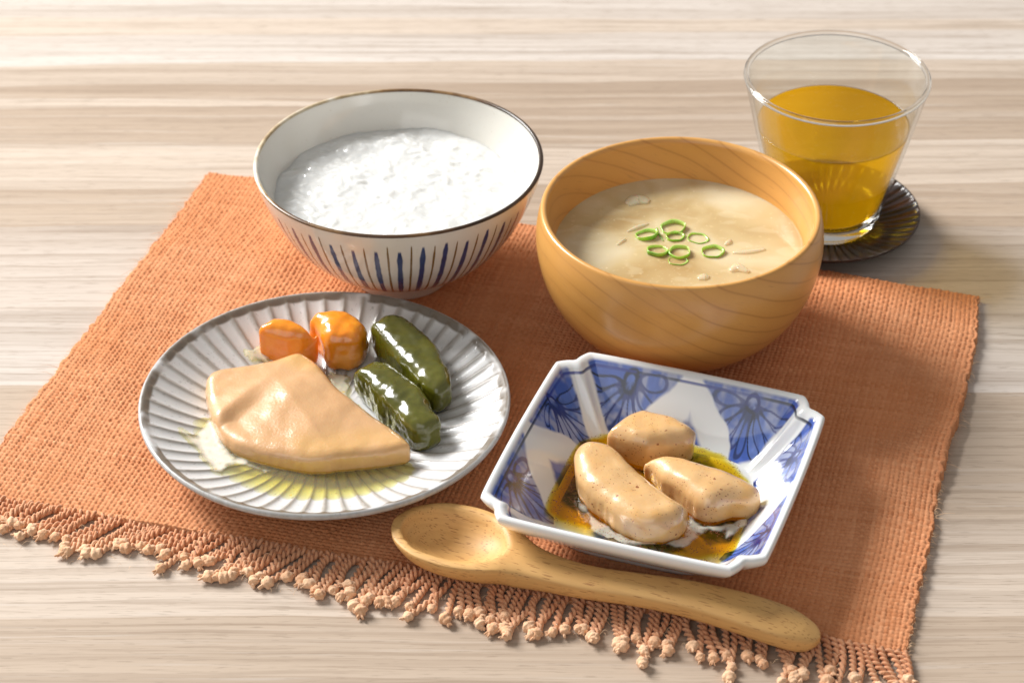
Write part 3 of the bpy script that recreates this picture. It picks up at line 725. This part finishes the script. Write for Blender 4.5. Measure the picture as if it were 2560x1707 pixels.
# ================================================================== fluted plate and its food
PL = np.array([-.074, -.068]); PR = .0733
def plate_z(r):                           # inner surface above the cloth datum, world z
    return .0078+.0142*np.clip((r-.034)/(.0715-.034), 0, 1.05)**1.65
def build_plate():
    NF = 54
    def fn(R, Z, A):
        k = top_mask[:, None]*sstep(.020, .030, R)
        w = A*NF/2+.10*np.sin(A*7)+.08*np.sin(A*13+1); f = np.abs(np.sin(w))           # 0 at ridges
        rid = (1-f)**1.6
        Z = Z+k*(.00060*rid-.0003*f)*sstep(.0725, .068, R)
        R = R*(1+edge_mask[:, None]*(.004*rid+.0035*np.sin(A*5+1)*0))
        return R, Z
    rs = np.concatenate([np.linspace(.002, .028, 14), np.linspace(.0295, .0702, 56)])
    top = [(r, plate_z(r)) for r in rs]
    edge = [(.0712, .0220), (.0719, .0223), (.0727, .0223), (.0733, .0217), (.0734, .0208), (.0729, .0198)]
    und = [(.0715, .0186), (.0690, .0168), (.0640, .0132), (.0560, .0092), (.0500, .0066), (.0455, .0050), (.0440, .0030), (.0432, ZC-.0004), (.0415, ZC-.0004), (.0405, .0030), (.03, .0042), (.003, .0042)]
    prof = top+edge+und
    top_mask = np.zeros(len(prof)); top_mask[:len(top)] = 1
    edge_mask = np.zeros(len(prof)); edge_mask[len(top)-6:len(top)+2] = 1
    def colr(R, Z, A):
        w = A*NF/2+.10*np.sin(A*7)+.08*np.sin(A*13+1); f = np.abs(np.sin(w)); x, y = R*np.cos(A), R*np.sin(A)
        n = fbm(x*180, y*180, 4); n2 = fbm(x*600, y*600, 9, 2)
        white = np.array([.70, .70, .70]); grey = np.array([.50, .50, .50]); brown = np.array([.27, .235, .195]); dark = np.array([.10, .075, .05])
        C = white+(grey-white)*(.25*n)[..., None]
        rid = sstep(.82, .15, f+.26*(n-.5)+.16*(n2-.5))*top_mask[:, None]*sstep(.018, .034, R)
        C = C+(brown-C)*(rid*(.62+.25*n2))[..., None]
        ridx = np.arange(R.shape[0])[:, None]*np.ones_like(R)
        lo = len(top)-3
        el = ((ridx >= len(top)-2) & (ridx <= len(top)+1))*sstep(.22, .45, fbm(x*90, y*90, 61))
        wl = el
        C = C+(dark*1.4-C)*(.92*wl)[..., None]
        out = (ridx > len(top)+1)
        og = np.array([.47, .475, .48])+(np.array([.36, .345, .32])-np.array([.47, .475, .48]))*n2[..., None]
        C = np.where(out[..., None], og, C)
        sp = (vn(x*1500, y*1500, 77) > .93)
        C = np.where(sp[..., None], C*.62, C)
        return np.clip(C, 0, 1)
    me = lathe('plate', prof, 960, True, True, fn, colr)
    bm = bmesh.new(); bm.from_mesh(me); bmesh.ops.recalc_face_normals(bm, faces=bm.faces); bm.to_mesh(me); bm.free()
    o = link('fluted_plate', me, MT['stone'], None, (PL[0], PL[1], 0)); tag(o, 'round grey-white stoneware plate with radial flutes and brown edge', 'plate')
build_plate()
Z4 = lambda x, y: (320+x/2.4, 720+y/2.4)
def w4(pts): return [U(*Z4(x, y), z)[:2] for x, y, z in pts]
drape_p = lambda x, y: plate_z(np.hypot(x-PL[0], y-PL[1]))-.0078
def ends_low(outline, k=.30):
    P = np.asarray(outline); c = P.mean(0); w, v = np.linalg.eigh(np.cov((P-c).T)); a = v[:, 1]; L = np.abs((P-c)@a).max()
    return lambda x, y: 1-k*np.clip(np.abs((x-c[0])*a[0]+(y-c[1])*a[1])/L, 0, 1.1)**3
def put(name, me, mat, lab, cat, group=None):
    n = len(me.vertices); V = np.empty(n*3, np.float32); me.vertices.foreach_get('co', V); V = V.reshape(-1, 3)
    c = (V[:, 0].mean(), V[:, 1].mean(), V[:, 2].min()); centre_mesh(me, c)
    return tag(link(name, me, mat, None, c), lab, cat, group)
FIL = [(470, 545, .0178), (515, 497, .0188), (660, 470, .0198), (780, 445, .0208), (920, 420, .0208), (1030, 400, .0208), (1100, 430, .0208), (1160, 490, .0198), (1220, 560, .0198), (1290, 640, .0188), (1390, 715, .0178), (1480, 790, .0168), (1570, 860, .0158), (1640, 920, .0148), (1695, 985, .0138),
       (1706, 1040, .0110), (1670, 1078, .0095), (1540, 1098, .0095), (1400, 1114, .0095), (1260, 1130, .0095), (1130, 1140, .0095), (1000, 1122, .0095), (850, 1090, .0095), (700, 1045, .0095), (600, 995, .0095), (530, 910, .0095), (495, 830, .0095), (475, 740, .0110), (464, 640, .0128)]
def zf_fil(x, y):
    """two facets meeting in a soft crease, falling gently towards the thin end and the near left edge"""
    c = U(*Z4(960, 640), .022)[:2]; p1 = U(*Z4(540, 800), .020)[:2]; p2 = U(*Z4(1035, 420), .022)[:2]; tip = U(*Z4(1690, 1020), .014)[:2]
    e = (p2-p1)/np.linalg.norm(p2-p1); side = (x-p1[0])*e[1]-(y-p1[1])*e[0]          # >0 on the near side of the crease
    s_ = np.maximum(0, (x-c[0])*-.87+(y-c[1])*-.49); ax = (tip-c)/np.linalg.norm(tip-c); st = (x-c[0])*ax[0]+(y-c[1])*ax[1]
    near = sstep(-.004, .005, side)
    drop = np.clip(s_*(.09+.13*near), 0, .0050)+.0016*(1-near)*sstep(0, .012, -side)
    return 1.08-drop/.014-.24*sstep(.004, .040, st)+.03*np.sin(st*260+side*90)*near*.4
M_FIL = m_food('soft_fillet', (.59, .335, .155), (.65, .385, .19), None, .36, .25, (1, .5, .25), .5, 45, mottle=(26, .6, (.64, .37, .10)), fine=.20, wet=26)
put('fillet', lump(w4(FIL), .0085, .0225, .0045, .0008, 9, zf_fil, None, .00055, 75, 1), M_FIL, 'pale orange softened fillet, kite shaped and glazed, lying in yellow broth', 'fillet')
CA1 = [(790, 330, .0172), (815, 240, .0232), (870, 195, .0242), (980, 202, .0242), (1060, 240, .0232), (1112, 305, .0212), (1142, 400, .0122), (1150, 455, .0090), (1010, 480, .0090), (860, 455, .0090), (790, 410, .0110)]
CA2 = [(1080, 235, .0210), (1120, 168, .0240), (1190, 143, .0250), (1290, 157, .0240), (1395, 215, .0230), (1440, 285, .0200), (1450, 380, .0110), (1400, 480, .0095), (1290, 515, .0085), (1200, 488, .0095), (1150, 410, .0100), (1100, 330, .0140)]
M_CAR = m_food('glazed_carrot', (.78, .235, .006), (.84, .31, .014), None, .22, .35, (1, .35, .08), .9, 60, mottle=(40, .5, (.78, .30, .03)), fine=.16)
put('carrot_chunk', lump(w4(CA1), .0088, .0262, .0060, .0008, 8, None, lambda x, y: .3*drape_p(x, y), .0009, 95, 2, post=lambda V, t: V), M_CAR, 'orange carrot chunk with a flat dented side, touching the fillet', 'carrot', 'carrot chunks on the plate')
put('carrot_chunk', lump(w4(CA2), .0088, .0272, .0064, .0008, 8, None, lambda x, y: .3*drape_p(x, y), .0010, 100, 5), M_CAR, 'rounder orange carrot chunk with a dimpled top beside the green beans', 'carrot', 'carrot chunks on the plate')
GB1 = [(1452, 330, .0125), (1478, 255, .0205), (1510, 203, .0225), (1575, 192, .0225), (1660, 222, .0225), (1760, 300, .0215), (1850, 400, .0205), (1905, 520, .0185), (1945, 640, .0145), (1952, 700, .0130), (1905, 748, .0120), (1840, 755, .0120), (1740, 690, .0120), (1600, 560, .0110), (1490, 440, .0110)]
GB2 = [(1353, 590, .0120), (1385, 500, .0205), (1425, 438, .0225), (1490, 425, .0225), (1570, 452, .0225), (1650, 515, .0225), (1740, 592, .0215), (1805, 690, .0205), (1840, 780, .0185), (1872, 870, .0145), (1884, 925, .0130), (1850, 968, .0110), (1780, 986, .0110), (1700, 972, .0100), (1620, 905, .0100), (1530, 822, .0100), (1430, 715, .0100), (1370, 650, .0100)]
M_BEAN = m_food('green_bean_puree', (.062, .062, .004), (.105, .102, .007), None, .24, .22, (.6, 1, .1), .7, 70, mottle=(110, .4, (.13, .12, .014)), fine=.09)
put('bean_block', lump(w4(GB1), .0095, .0262, .0056, .0007, 6, ends_low(w4(GB1), .18), lambda x, y: drape_p(x, y)*.55, .00060, 130, 3), M_BEAN, 'dark green bean block lying between the carrot and the plate edge', 'green bean', 'green bean blocks on the plate')
put('bean_block', lump(w4(GB2), .0085, .0259, .0056, .0007, 6, ends_low(w4(GB2), .20), lambda x, y: drape_p(x, y)*.6, .00070, 130, 8), M_BEAN, 'olive green bean block with a ragged end, wet highlight along its ridge, beside the fillet', 'green bean', 'green bean blocks on the plate')

def sheet(name, x0, x1, y0, y1, st, fn):
    """liquid sheet: fn(x,y) -> (z, keep, rgba)"""
    gx = np.arange(x0, x1, st); gy = np.arange(y0, y1, st); x, y = np.meshgrid(gx, gy, indexing='ij')
    z, keep, C = fn(x, y); idx = -np.ones(x.shape, int); idx[keep] = np.arange(keep.sum())
    f = np.stack([idx[:-1, :-1], idx[1:, :-1], idx[1:, 1:], idx[:-1, 1:]], -1).reshape(-1, 4); f = f[(f >= 0).all(1)]
    return npmesh(name, np.stack([x[keep], y[keep], z[keep]], -1), f, True, C[keep])
PLV = .0121
SAUCE_OUT = [U(*Z4(*q), PLV)[:2] for q in [(300, 850), (390, 785), (520, 770), (700, 800), (1200, 900), (1600, 1000), (1720, 1080), (1690, 1140), (1590, 1200), (1350, 1268), (1000, 1280), (720, 1235), (560, 1165), (420, 1050), (330, 935)]]
MILK = [U(*Z4(*q), PLV)[:2] for q in [(285, 865), (400, 885), (450, 830), (470, 780), (540, 800), (620, 980), (760, 1060), (900, 1100), (820, 1110), (690, 1070), (600, 1080), (570, 1140), (500, 1120), (440, 1040), (390, 980), (340, 940)]]
MILK2 = [U(*Z4(*q), .0095)[:2] for q in [(1200, 480), (1330, 520), (1340, 640), (1400, 700), (1500, 800), (1560, 860), (1480, 840), (1300, 700), (1200, 560)]]
MILK3 = [U(*Z4(*q), .0100)[:2] for q in [(700, 420), (770, 392), (850, 400), (860, 470), (760, 460), (705, 450)]]
def plate_sauce(x, y):
    r = np.hypot(x-PL[0], y-PL[1]); pz = plate_z(r)
    d = polydist(x, y, SAUCE_OUT)+(fbm(x*260, y*260, 3)-.5)*.004
    milk = polydist(x, y, MILK)+(fbm(x*230, y*230, 8)-.5)*.0040
    m2 = np.maximum(polydist(x, y, MILK2), polydist(x, y, MILK3))+(fbm(x*300, y*300, 5)-.5)*.004
    lvl = np.where(d > -.0005, PLV-.0006*sstep(.002, -.0005, d), -1)
    lm = np.where(milk > 0, np.maximum(PLV+.0003, pz+.0007), -1)
    l2 = np.where(m2 > 0, pz+.0007+.0006*sstep(0, .002, m2), -1)
    z = np.maximum(np.maximum(lvl, lm), l2); keep = (z > pz-.0006)
    dep = np.clip(z-pz+.0004, 0, .006)
    al = np.maximum(.90*sstep(.0, .0035, milk), .60*sstep(0, .002, m2))
    al = np.clip(al*(.75+.35*fbm(x*500, y*500, 12)), 0, .96)
    al = np.maximum(al, .10*sstep(0, .003, d))
    k = np.array([28., 48., 330.])
    C = np.ones(x.shape+(4,)); C[..., :3] = np.exp(-dep[..., None]*k); C[..., 3] = al
    return z, keep, C
me = sheet('broth', PL[0]-.066, PL[0]+.066, PL[1]-.066, PL[1]+.060, .00045, plate_sauce)
put('broth', me, m_sauce('yellow_broth', (.62, .42, .06), .66), 'thin yellow-green broth with milky streaks pooled round the fillet', 'broth')

# ================================================================== blue and white square dish
DC = np.array([.0547, -.1141]); DA = math.radians(-19.2); DH = .0300
def dish_outline(n, a, ch, notch, bow):
    """square with notched corners, counter-clockwise, a = half width"""
    pts = []
    for k in range(4):
        ang = k*PI/2; c, s = math.cos(ang), math.sin(ang)
        loc = []
        for t in np.linspace(-1, 1, 13)[1:-1]: loc.append((a+bow*(1-t*t), t*(a-ch)))
        loc += [(a-.0001, a-ch-.0006), (a-.0007, a-ch+.0012), (a-ch*.30-notch*.25, a-ch*.70-notch*.25+.0002), (a-ch*.5-notch*.7, a-ch*.5-notch*.7), (a-ch*.70-notch*.25+.0002, a-ch*.30-notch*.25), (a-ch+.0012, a-.0007), (a-ch-.0006, a-.0001)]
        pts += [(x*c-y*s, x*s+y*c) for x, y in loc]
    P = np.asarray(pts); Q = np.vstack([P, P[:1]]); s = np.concatenate([[0], np.cumsum(np.linalg.norm(np.diff(Q, axis=0), axis=1))])
    D = closed_spline(P, 4000); E = np.vstack([D, D[:1]]); s = np.concatenate([[0], np.cumsum(np.linalg.norm(np.diff(E, axis=0), axis=1))])
    t = np.arange(n)/n*s[-1]
    return np.stack([np.interp(t, s, E[:, 0]), np.interp(t, s, E[:, 1])], -1)
def round_square(ang, a, p=5.0):
    c, s = np.cos(ang), np.sin(ang); r = a/(np.abs(c)**p+np.abs(s)**p)**(1/p); return np.stack([r*c, r*s], -1)
def petals(px, py, fx, fy, dirx, diry, n, L, seed, spread=1.45):
    """half daisy seen from its centre on the rim: returns (fill, line) masks"""
    r = random.Random(seed); fill = np.zeros_like(px); line = np.zeros_like(px)
    dx = px-fx; dy = py-fy; u = dx*dirx+dy*diry; v = -dx*diry+dy*dirx
    for k in range(n):
        th = lerp(-spread, spread, k/(n-1))+r.uniform(-.07, .07); l = L*(r.uniform(.72, 1.05)); w = l*.5*math.tan(1.25*spread/n)+.0006; r0 = .0022
        p = u*math.cos(th)+v*math.sin(th); q = -u*math.sin(th)+v*math.cos(th); cc = r0+l*.55; ha = l*.52
        wq = w*(.55+.45*np.clip((p-r0)/l, 0, 1))
        e = ((p-cc)/ha)**2+(q/wq)**2; g = np.sqrt(e)
        ins = sstep(1.02, .92, g); lw = r.uniform(.00016, .00034)/np.minimum(ha, wq*1.2)
        ln = sstep(lw*1.9, lw*.8, np.abs(g-1))
        line = np.where(ins > .5, line*(1-ins*.9), line); line = np.maximum(line, ln*r.uniform(.75, 1.0)); fill = np.maximum(fill, ins*r.uniform(.15, 1.0))
    rad = np.hypot(dx, dy)
    line = np.maximum(line, sstep(.00075, .0004, np.abs(rad-.0019)))
    fill = np.where(rad < .0016, .7, fill)
    return fill, line
def dish_paint(x, y, s, inner):
    """painted pattern over the plan of the dish; s = 0 centre .. 1 rim inner edge"""
    x0, y0 = x, y; x = x+(fbm(x0*95, y0*95, 91, 2)-.5)*.0042; y = y+(fbm(x0*95+7, y0*95, 93, 2)-.5)*.0042
    white = np.array([.77, .785, .785]); C = np.ones(x.shape+(3,))*white
    a = .0515; X_, Y_ = x/a, y/a; m = np.abs(X_)+np.abs(Y_); dg = np.abs(np.abs(X_)-np.abs(Y_))
    n = fbm(x*240, y*240, 6); n2 = fbm(x*700, y*700, 16, 2); wb = (fbm(x*120, y*120, 26)-.5)
    sx = np.where(X_ > 0, 1., -1.); sy = np.where(Y_ > 0, 1., -1.)
    mx = np.maximum(np.abs(X_), np.abs(Y_))+1e-6; el = np.minimum(np.abs(X_), np.abs(Y_))/mx; dd = np.clip((1-s)/.6, 0, 3)
    lim = (el-.06+wb*.08)*1.7; corner = sstep(0, .07, lim-dd)*sstep(.115, .155, dg+wb*.06)*(s > .42)
    inn = sstep(.90, .84, m+wb*.12)*sstep(.36, .42, m+wb*.3)*sstep(.10, .16, dg)
    fill = np.zeros_like(x); line = np.zeros_like(x)
    for k in range(4):
        an = k*PI/2; c_, s_ = math.cos(an), math.sin(an)
        for q in (-1, 1):
            fx, fy = .0490, q*.0255; ax, ay = fx*c_-fy*s_, fx*s_+fy*c_; dx, dy = -c_, -s_
            tl = q*.12; dx, dy = dx*math.cos(tl)-dy*math.sin(tl), dx*math.sin(tl)+dy*math.cos(tl)
            f, l = petals(x, y, ax, ay, dx, dy, 9, .0140, k*10+q+3)
            near = (np.hypot(x-ax, y-ay) < .0190)
            fill = np.where(near, np.maximum(fill, f*corner), fill); line = np.where(near, np.maximum(line, l*sstep(.3, .9, corner)), line)
        fx, fy = .0225, 0; ax, ay = fx*c_, fx*s_
        f, l = petals(x, y, ax, ay, c_, s_, 8, .0105, k*10+7, 1.5); near = np.hypot(x-ax, y-ay) < .015
        fill = np.where(near, np.maximum(fill, f*inn), fill); line = np.where(near, np.maximum(line, l*sstep(.3, .9, inn)), line)
    wash = np.array([.050, .105, .40]); lite = np.array([.140, .225, .56]); ink = np.array([.010, .020, .16]); black = np.array([.008, .010, .022])
    mask = np.maximum(corner, inn)
    base = wash*(.62+.75*n)[..., None]; base = base+(lite*(.7+.6*n2)[..., None]-base)*(fill*.8)[..., None]
    C = C+(base-C)*(mask*(.66+.34*sstep(.25, .6, n)))[..., None]
    C = C+((ink+(black-ink)*sstep(.45, .62, n)[..., None])-C)*(line*.93)[..., None]
    # thin brush line round the inside just below the lip
    rl = sstep(.012, .006, np.abs(s-.972))*(.45+.55*sstep(.35, .6, fbm(x*60, y*60, 66)))
    bk = sstep(.55, .62, fbm(x*55+3, y*55, 68))
    C = C+((ink*1.6+(black-ink*1.6)*bk[..., None])-C)*(rl*.9)[..., None]
    return np.where(inner[..., None], C, white)
def build_dish():
    n = 960
    rim = dish_outline(n, .0552, .0115, .0016, .0008); ang = np.unwrap(np.arctan2(rim[:, 1], rim[:, 0]))
    rin = dish_outline(n, .0515, .0112, .0020, .0008)
    rmid = (rim*.6+rin*.4)
    flo = round_square(np.arctan2(rin[:, 1], rin[:, 0]), .0370, 4.2)
    foo = round_square(np.arctan2(rim[:, 1], rim[:, 0]), .0330, 5)
    rings = []; S = []; inn = []
    zf = .0068
    for k in np.linspace(.02, .92, 46): rings.append((flo*k, np.full(n, zf))); S.append(.4*k); inn.append(1)
    nw = 84
    for i in range(nw):
        t = i/(nw-1); hor = .92+.08*min(1, t*3) if t < .33 else 1
        # wall leaves the floor in a soft cove and climbs with a slight flare
        tt = t; p = flo*(.92)*(1-tt)+rin*tt
        zz = zf+(DH-.0016-zf)*(tt**1.35)
        cdist = np.abs(np.abs(p[:, 0])-np.abs(p[:, 1]))
        rib = np.exp(-(cdist/.0016)**2)*.0010*math.sin(PI*min(1, tt*1.1))-np.exp(-((cdist-.0046)/.0016)**2)*.0006*math.sin(PI*tt)
        rings.append((p, zz+rib)); S.append(.4+.6*t); inn.append(1)
    for f, z in ((.25, DH-.0007), (.5, DH-.0001), (.75, DH), (.92, DH-.0006), (1.0, DH-.0018)):
        rings.append((rin*(1-f)+rim*f, np.full(n, z))); S.append(1.1); inn.append(0)
    for t in np.linspace(.04, 1, 14): rings.append((rim*(1-t)+foo*t, np.full(n, (DH-.0024)*(1-t**.8)+.0062*t**.8-.0012*math.sin(PI*t)))); S.append(1.2); inn.append(0)
    for k, z in ((1.0, .0030), (.99, ZC-.0004), (.94, ZC-.0004), (.93, .0035), (.05, .0038)): rings.append((foo*k, np.full(n, z))); S.append(1.2); inn.append(0)
    XY = np.array([r[0] for r in rings]); Z = np.array([r[1] for r in rings]); S = np.array(S)[:, None]*np.ones(n); I = np.array(inn)[:, None]*np.ones(n) > .5
    C = dish_paint(XY[..., 0], XY[..., 1], S, I)
    V = np.concatenate([XY, Z[..., None]], -1).reshape(-1, 3); F = gridfaces(len(rings), n, True)
    V = np.vstack([V, [0, 0, zf], [0, 0, .0038]]); k = len(V)-2; j = np.arange(n); jl = j+(len(rings)-1)*n
    C = np.vstack([C.reshape(-1, 3), C[0, 0], C[-1, 0]])
    me = npmesh('square_dish', V, [F, np.stack([np.full(n, k), np.roll(j, -1), j], -1), np.stack([np.full(n, k+1), jl, np.roll(jl, -1)], -1)], True, C)
    bm = bmesh.new(); bm.from_mesh(me); bmesh.ops.recalc_face_normals(bm, faces=bm.faces); bm.to_mesh(me); bm.free()
    o = link('square_dish', me, MT['china'], None, (DC[0], DC[1], 0)); o.rotation_euler = (0, 0, DA)
    tag(o, 'square white porcelain dish with notched corners and blue flower patches', 'dish')
build_dish()
def dish_local(x, y):
    c, s = math.cos(-DA), math.sin(-DA); X_ = x-DC[0]; Y_ = y-DC[1]; return X_*c-Y_*s, X_*s+Y_*c
def dish_z(x, y):
    lx, ly = dish_local(x, y); a = np.arctan2(ly, lx); r = np.hypot(lx, ly); p = 4.2
    k = (np.abs(np.cos(a))**p+np.abs(np.sin(a))**p)**(1/p); rf = .0370/k*.92; p2 = 7
    rr = .0515/((np.abs(np.cos(a))**p2+np.abs(np.sin(a))**p2)**(1/p2)); t = np.clip((r-rf)/(rr-rf), 0, 1.2)
    return .0068+(DH-.0016-.0068)*t**1.35
Z5 = lambda x, y: (1180+x/2.529, 840+y/2.529)
def w5(pts): return [U(*Z5(x, y), z)[:2] for x, y, z in pts]
CH_A = [(785, 700, .0120), (850, 630, .0190), (920, 550, .0210), (990, 485, .0220), (1090, 455, .0220), (1170, 475, .0220), (1270, 522, .0210), (1375, 592, .0200), (1417, 680, .0150), (1412, 750, .0100), (1380, 800, .0100), (1240, 850, .0085), (1080, 850, .0085), (900, 790, .0085)]
CH_B = [(690, 730, .0167), (760, 706, .0177), (870, 706, .0187), (950, 755, .0187), (1020, 830, .0187), (1100, 905, .0177), (1190, 985, .0167), (1280, 1075, .0157), (1345, 1145, .0137), (1367, 1205, .0097), (1330, 1268, .0105), (1210, 1308, .0100), (1080, 1306, .0100), (960, 1262, .0100), (860, 1195, .0100), (770, 1125, .0100), (695, 1045, .0110), (650, 965, .0120), (636, 890, .0107), (655, 800, .0137)]
CH_C = [(1070, 830, .0147), (1120, 775, .0177), (1225, 747, .0187), (1330, 770, .0187), (1450, 812, .0187), (1580, 862, .0177), (1700, 922, .0167), (1780, 985, .0147), (1820, 1060, .0107), (1822, 1110, .0110), (1770, 1152, .0095), (1640, 1172, .0085), (1530, 1202, .0085), (1440, 1190, .0085), (1360, 1140, .0085), (1270, 1050, .0100), (1190, 970, .0120), (1120, 895, .0117)]
M_CHK = m_food('braised_chicken', (.62, .365, .145), (.72, .46, .22), (.24, .055, .008), .20, .25, (1, .5, .22), 1.0, 60, mottle=(55, .7, (.66, .32, .045)), fine=.14, wet=60)
put('chicken_piece', lump(w5(CH_A), .0070, .0245, .0062, .0008, 9, None, None, .0009, 80, 11), M_CHK, 'squarish braised chicken piece with a dimpled top, with the other two leaning against it', 'chicken', 'chicken pieces in the square dish')
put('chicken_piece', lump(w5(CH_B), .0070, .0225, .0070, .0008, 10, lambda x, y: 1.0+.10*sstep(-.120, -.095, y), None, .0007, 70, 12), M_CHK, 'large oval braised chicken piece lying nearest the spoon', 'chicken', 'chicken pieces in the square dish')
put('chicken_piece', lump(w5(CH_C), .0070, .0224, .0070, .0008, 10, ends_low(w5(CH_C), .22), None, .0006, 70, 14), M_CHK, 'long tapered braised chicken piece pointing at the dish corner, over thin sauce', 'chicken', 'chicken pieces in the square dish')
DLV = .0100
D_POLY = [U(*Z5(*q), DLV)[:2] for q in [(430, 1050), (470, 830), (560, 720), (650, 645), (900, 600), (1300, 640), (1480, 690), (1620, 750), (1720, 850), (1790, 960), (1780, 1120), (1730, 1240), (1680, 1390), (1400, 1420), (950, 1310), (640, 1200), (440, 1130)]]
D_MILK = [U(*Z5(*q), DLV)[:2] for q in [(1370, 1130), (1480, 1200), (1640, 1180), (1770, 1120), (1750, 1190), (1690, 1240), (1600, 1290), (1590, 1230), (1500, 1225), (1440, 1260), (1340, 1345), (1150, 1320), (900, 1320), (760, 1220), (650, 1040), (700, 1050), (800, 1150), (1000, 1280), (1200, 1300), (1340, 1260)]]
def dish_sauce(x, y):
    dz = dish_z(x, y); d = polydist(x, y, D_POLY)+(fbm(x*200, y*200, 2)-.5)*.003
    mk = polydist(x, y, D_MILK)+(fbm(x*230, y*230, 4)-.5)*.0035
    z = DLV-.0005*sstep(.003, 0, d)+.0004*sstep(0, .002, mk); keep = (z > dz-.0008) & (d > 0)
    dep = np.clip(z-dz+.0002, 0, .005)*sstep(0, .004, d)
    dep = dep*(1-.75*sstep(.035, .06, x)*sstep(-.125, -.112, y)*.6)
    k = np.array([62., 210., 1500.]); C = np.ones(x.shape+(4,)); C[..., :3] = np.exp(-dep[..., None]*k)
    C[..., 3] = np.clip(.55*sstep(0, .0016, mk)*(.7+.4*fbm(x*380, y*380, 7)), 0, .9); return z, keep, C
me = sheet('brown_sauce', DC[0]-.062, DC[0]+.062, DC[1]-.062, DC[1]+.062, .00045, dish_sauce)
put('brown_sauce', me, m_sauce('amber_sauce', (.20, .050, .008), .42), 'amber soy sauce with dark flecks round the chicken pieces', 'sauce')

# ================================================================== wooden spoon
def build_spoon():
    A = U(985, 1325, .010)[:2]; B = U(2050, 1606, .006)[:2]; L = np.linalg.norm(B-A); ang = math.atan2(B[1]-A[1], B[0]-A[0])
    nu, nv = 150, 40
    s = 1-np.cos(np.linspace(0, PI, nu)); s = s/2*L; q = s/L
    wk = spline([(0, 0), (.006, .0050), (.03, .0108), (.08, .0158), (.13, .0175), (.18, .0176), (.24, .0155), (.29, .0118), (.34, .0088), (.42, .0070), (.55, .0066), (.7, .0074), (.85, .0085), (.93, .0080), (.975, .0058), (.993, .0034), (1.0, 0)], 500)
    w = np.interp(q, wk[:, 0], wk[:, 1])
    # side view: rim/top line and belly line (metres above the cloth)
    zt = np.interp(q, *np.array([(0, .0135), (.05, .0140), (.15, .0142), (.26, .0146), (.36, .0136), (.46, .0132), (.58, .0138), (.70, .0146), (.82, .0140), (.92, .0122), (.97, .0098), (1, .0070)]).T)
    zb = np.interp(q, *np.array([(0, .0120), (.02, .0080), (.06, .0034), (.12, .0005), (.18, 0), (.24, .0002), (.30, .0010), (.36, .0026), (.46, .0038), (.58, .0048), (.70, .0048), (.82, .0034), (.92, .0012), (.97, .0003), (1, .0045)]).T)
    k = np.array([1, 4, 6, 4, 1])/16
    for _ in range(6):
        zt[2:-2] = np.convolve(zt, k, 'valid'); zb[2:-2] = np.convolve(zb, k, 'valid')
    V = []
    for i in range(nu):
        bowl = float(sstep(.345, .27, q[i]))
        for j in range(nv):
            e = 2*PI*j/nv; c, sn = math.cos(e), math.sin(e)
            sq = .72 if bowl < .5 else .9
            yy = math.copysign(abs(c)**sq, c)*w[i]
            zm = zt[i]-.25*(zt[i]-zb[i]) if bowl < .5 else zt[i]-.0012
            zm = lerp(zt[i]-.30*(zt[i]-zb[i]), zt[i]-.0010, bowl)
            if sn >= 0: z = zm+(zt[i]-zm)*abs(sn)**.75
            else: z = zm-(zm-zb[i])*abs(sn)**lerp(.75, .95, bowl)
            if sn > 0:                      # hollow of the spoon bowl
                a = (s[i]-.150*L)/(.128*L); b = yy/.0146; g = a*a+b*b
                z -= .0095*(max(0, 1-g))**.62*(1 if g < 1 else 0) if g < 1 else 0
            V.append((s[i], yy-.0036*math.exp(-((q[i]-.44)/.17)**2), z))
    V = np.array(V); F = gridfaces(nu, nv, True)
    me = npmesh('wooden_spoon', V, F)
    bm = bmesh.new(); bm.from_mesh(me); bmesh.ops.remove_doubles(bm, verts=bm.verts, dist=1e-5); bmesh.ops.recalc_face_normals(bm, faces=bm.faces); bm.to_mesh(me); bm.free()
    me.polygons.foreach_set('use_smooth', np.full(len(me.polygons), True))
    o = link('wooden_spoon', me, MT['beech'], None, (A[0], A[1], ZC-.0004)); o.rotation_euler = (0, 0, ang)
    tag(o, 'light beech wooden spoon lying across the placemat between the dish and the fringe', 'spoon')
build_spoon()
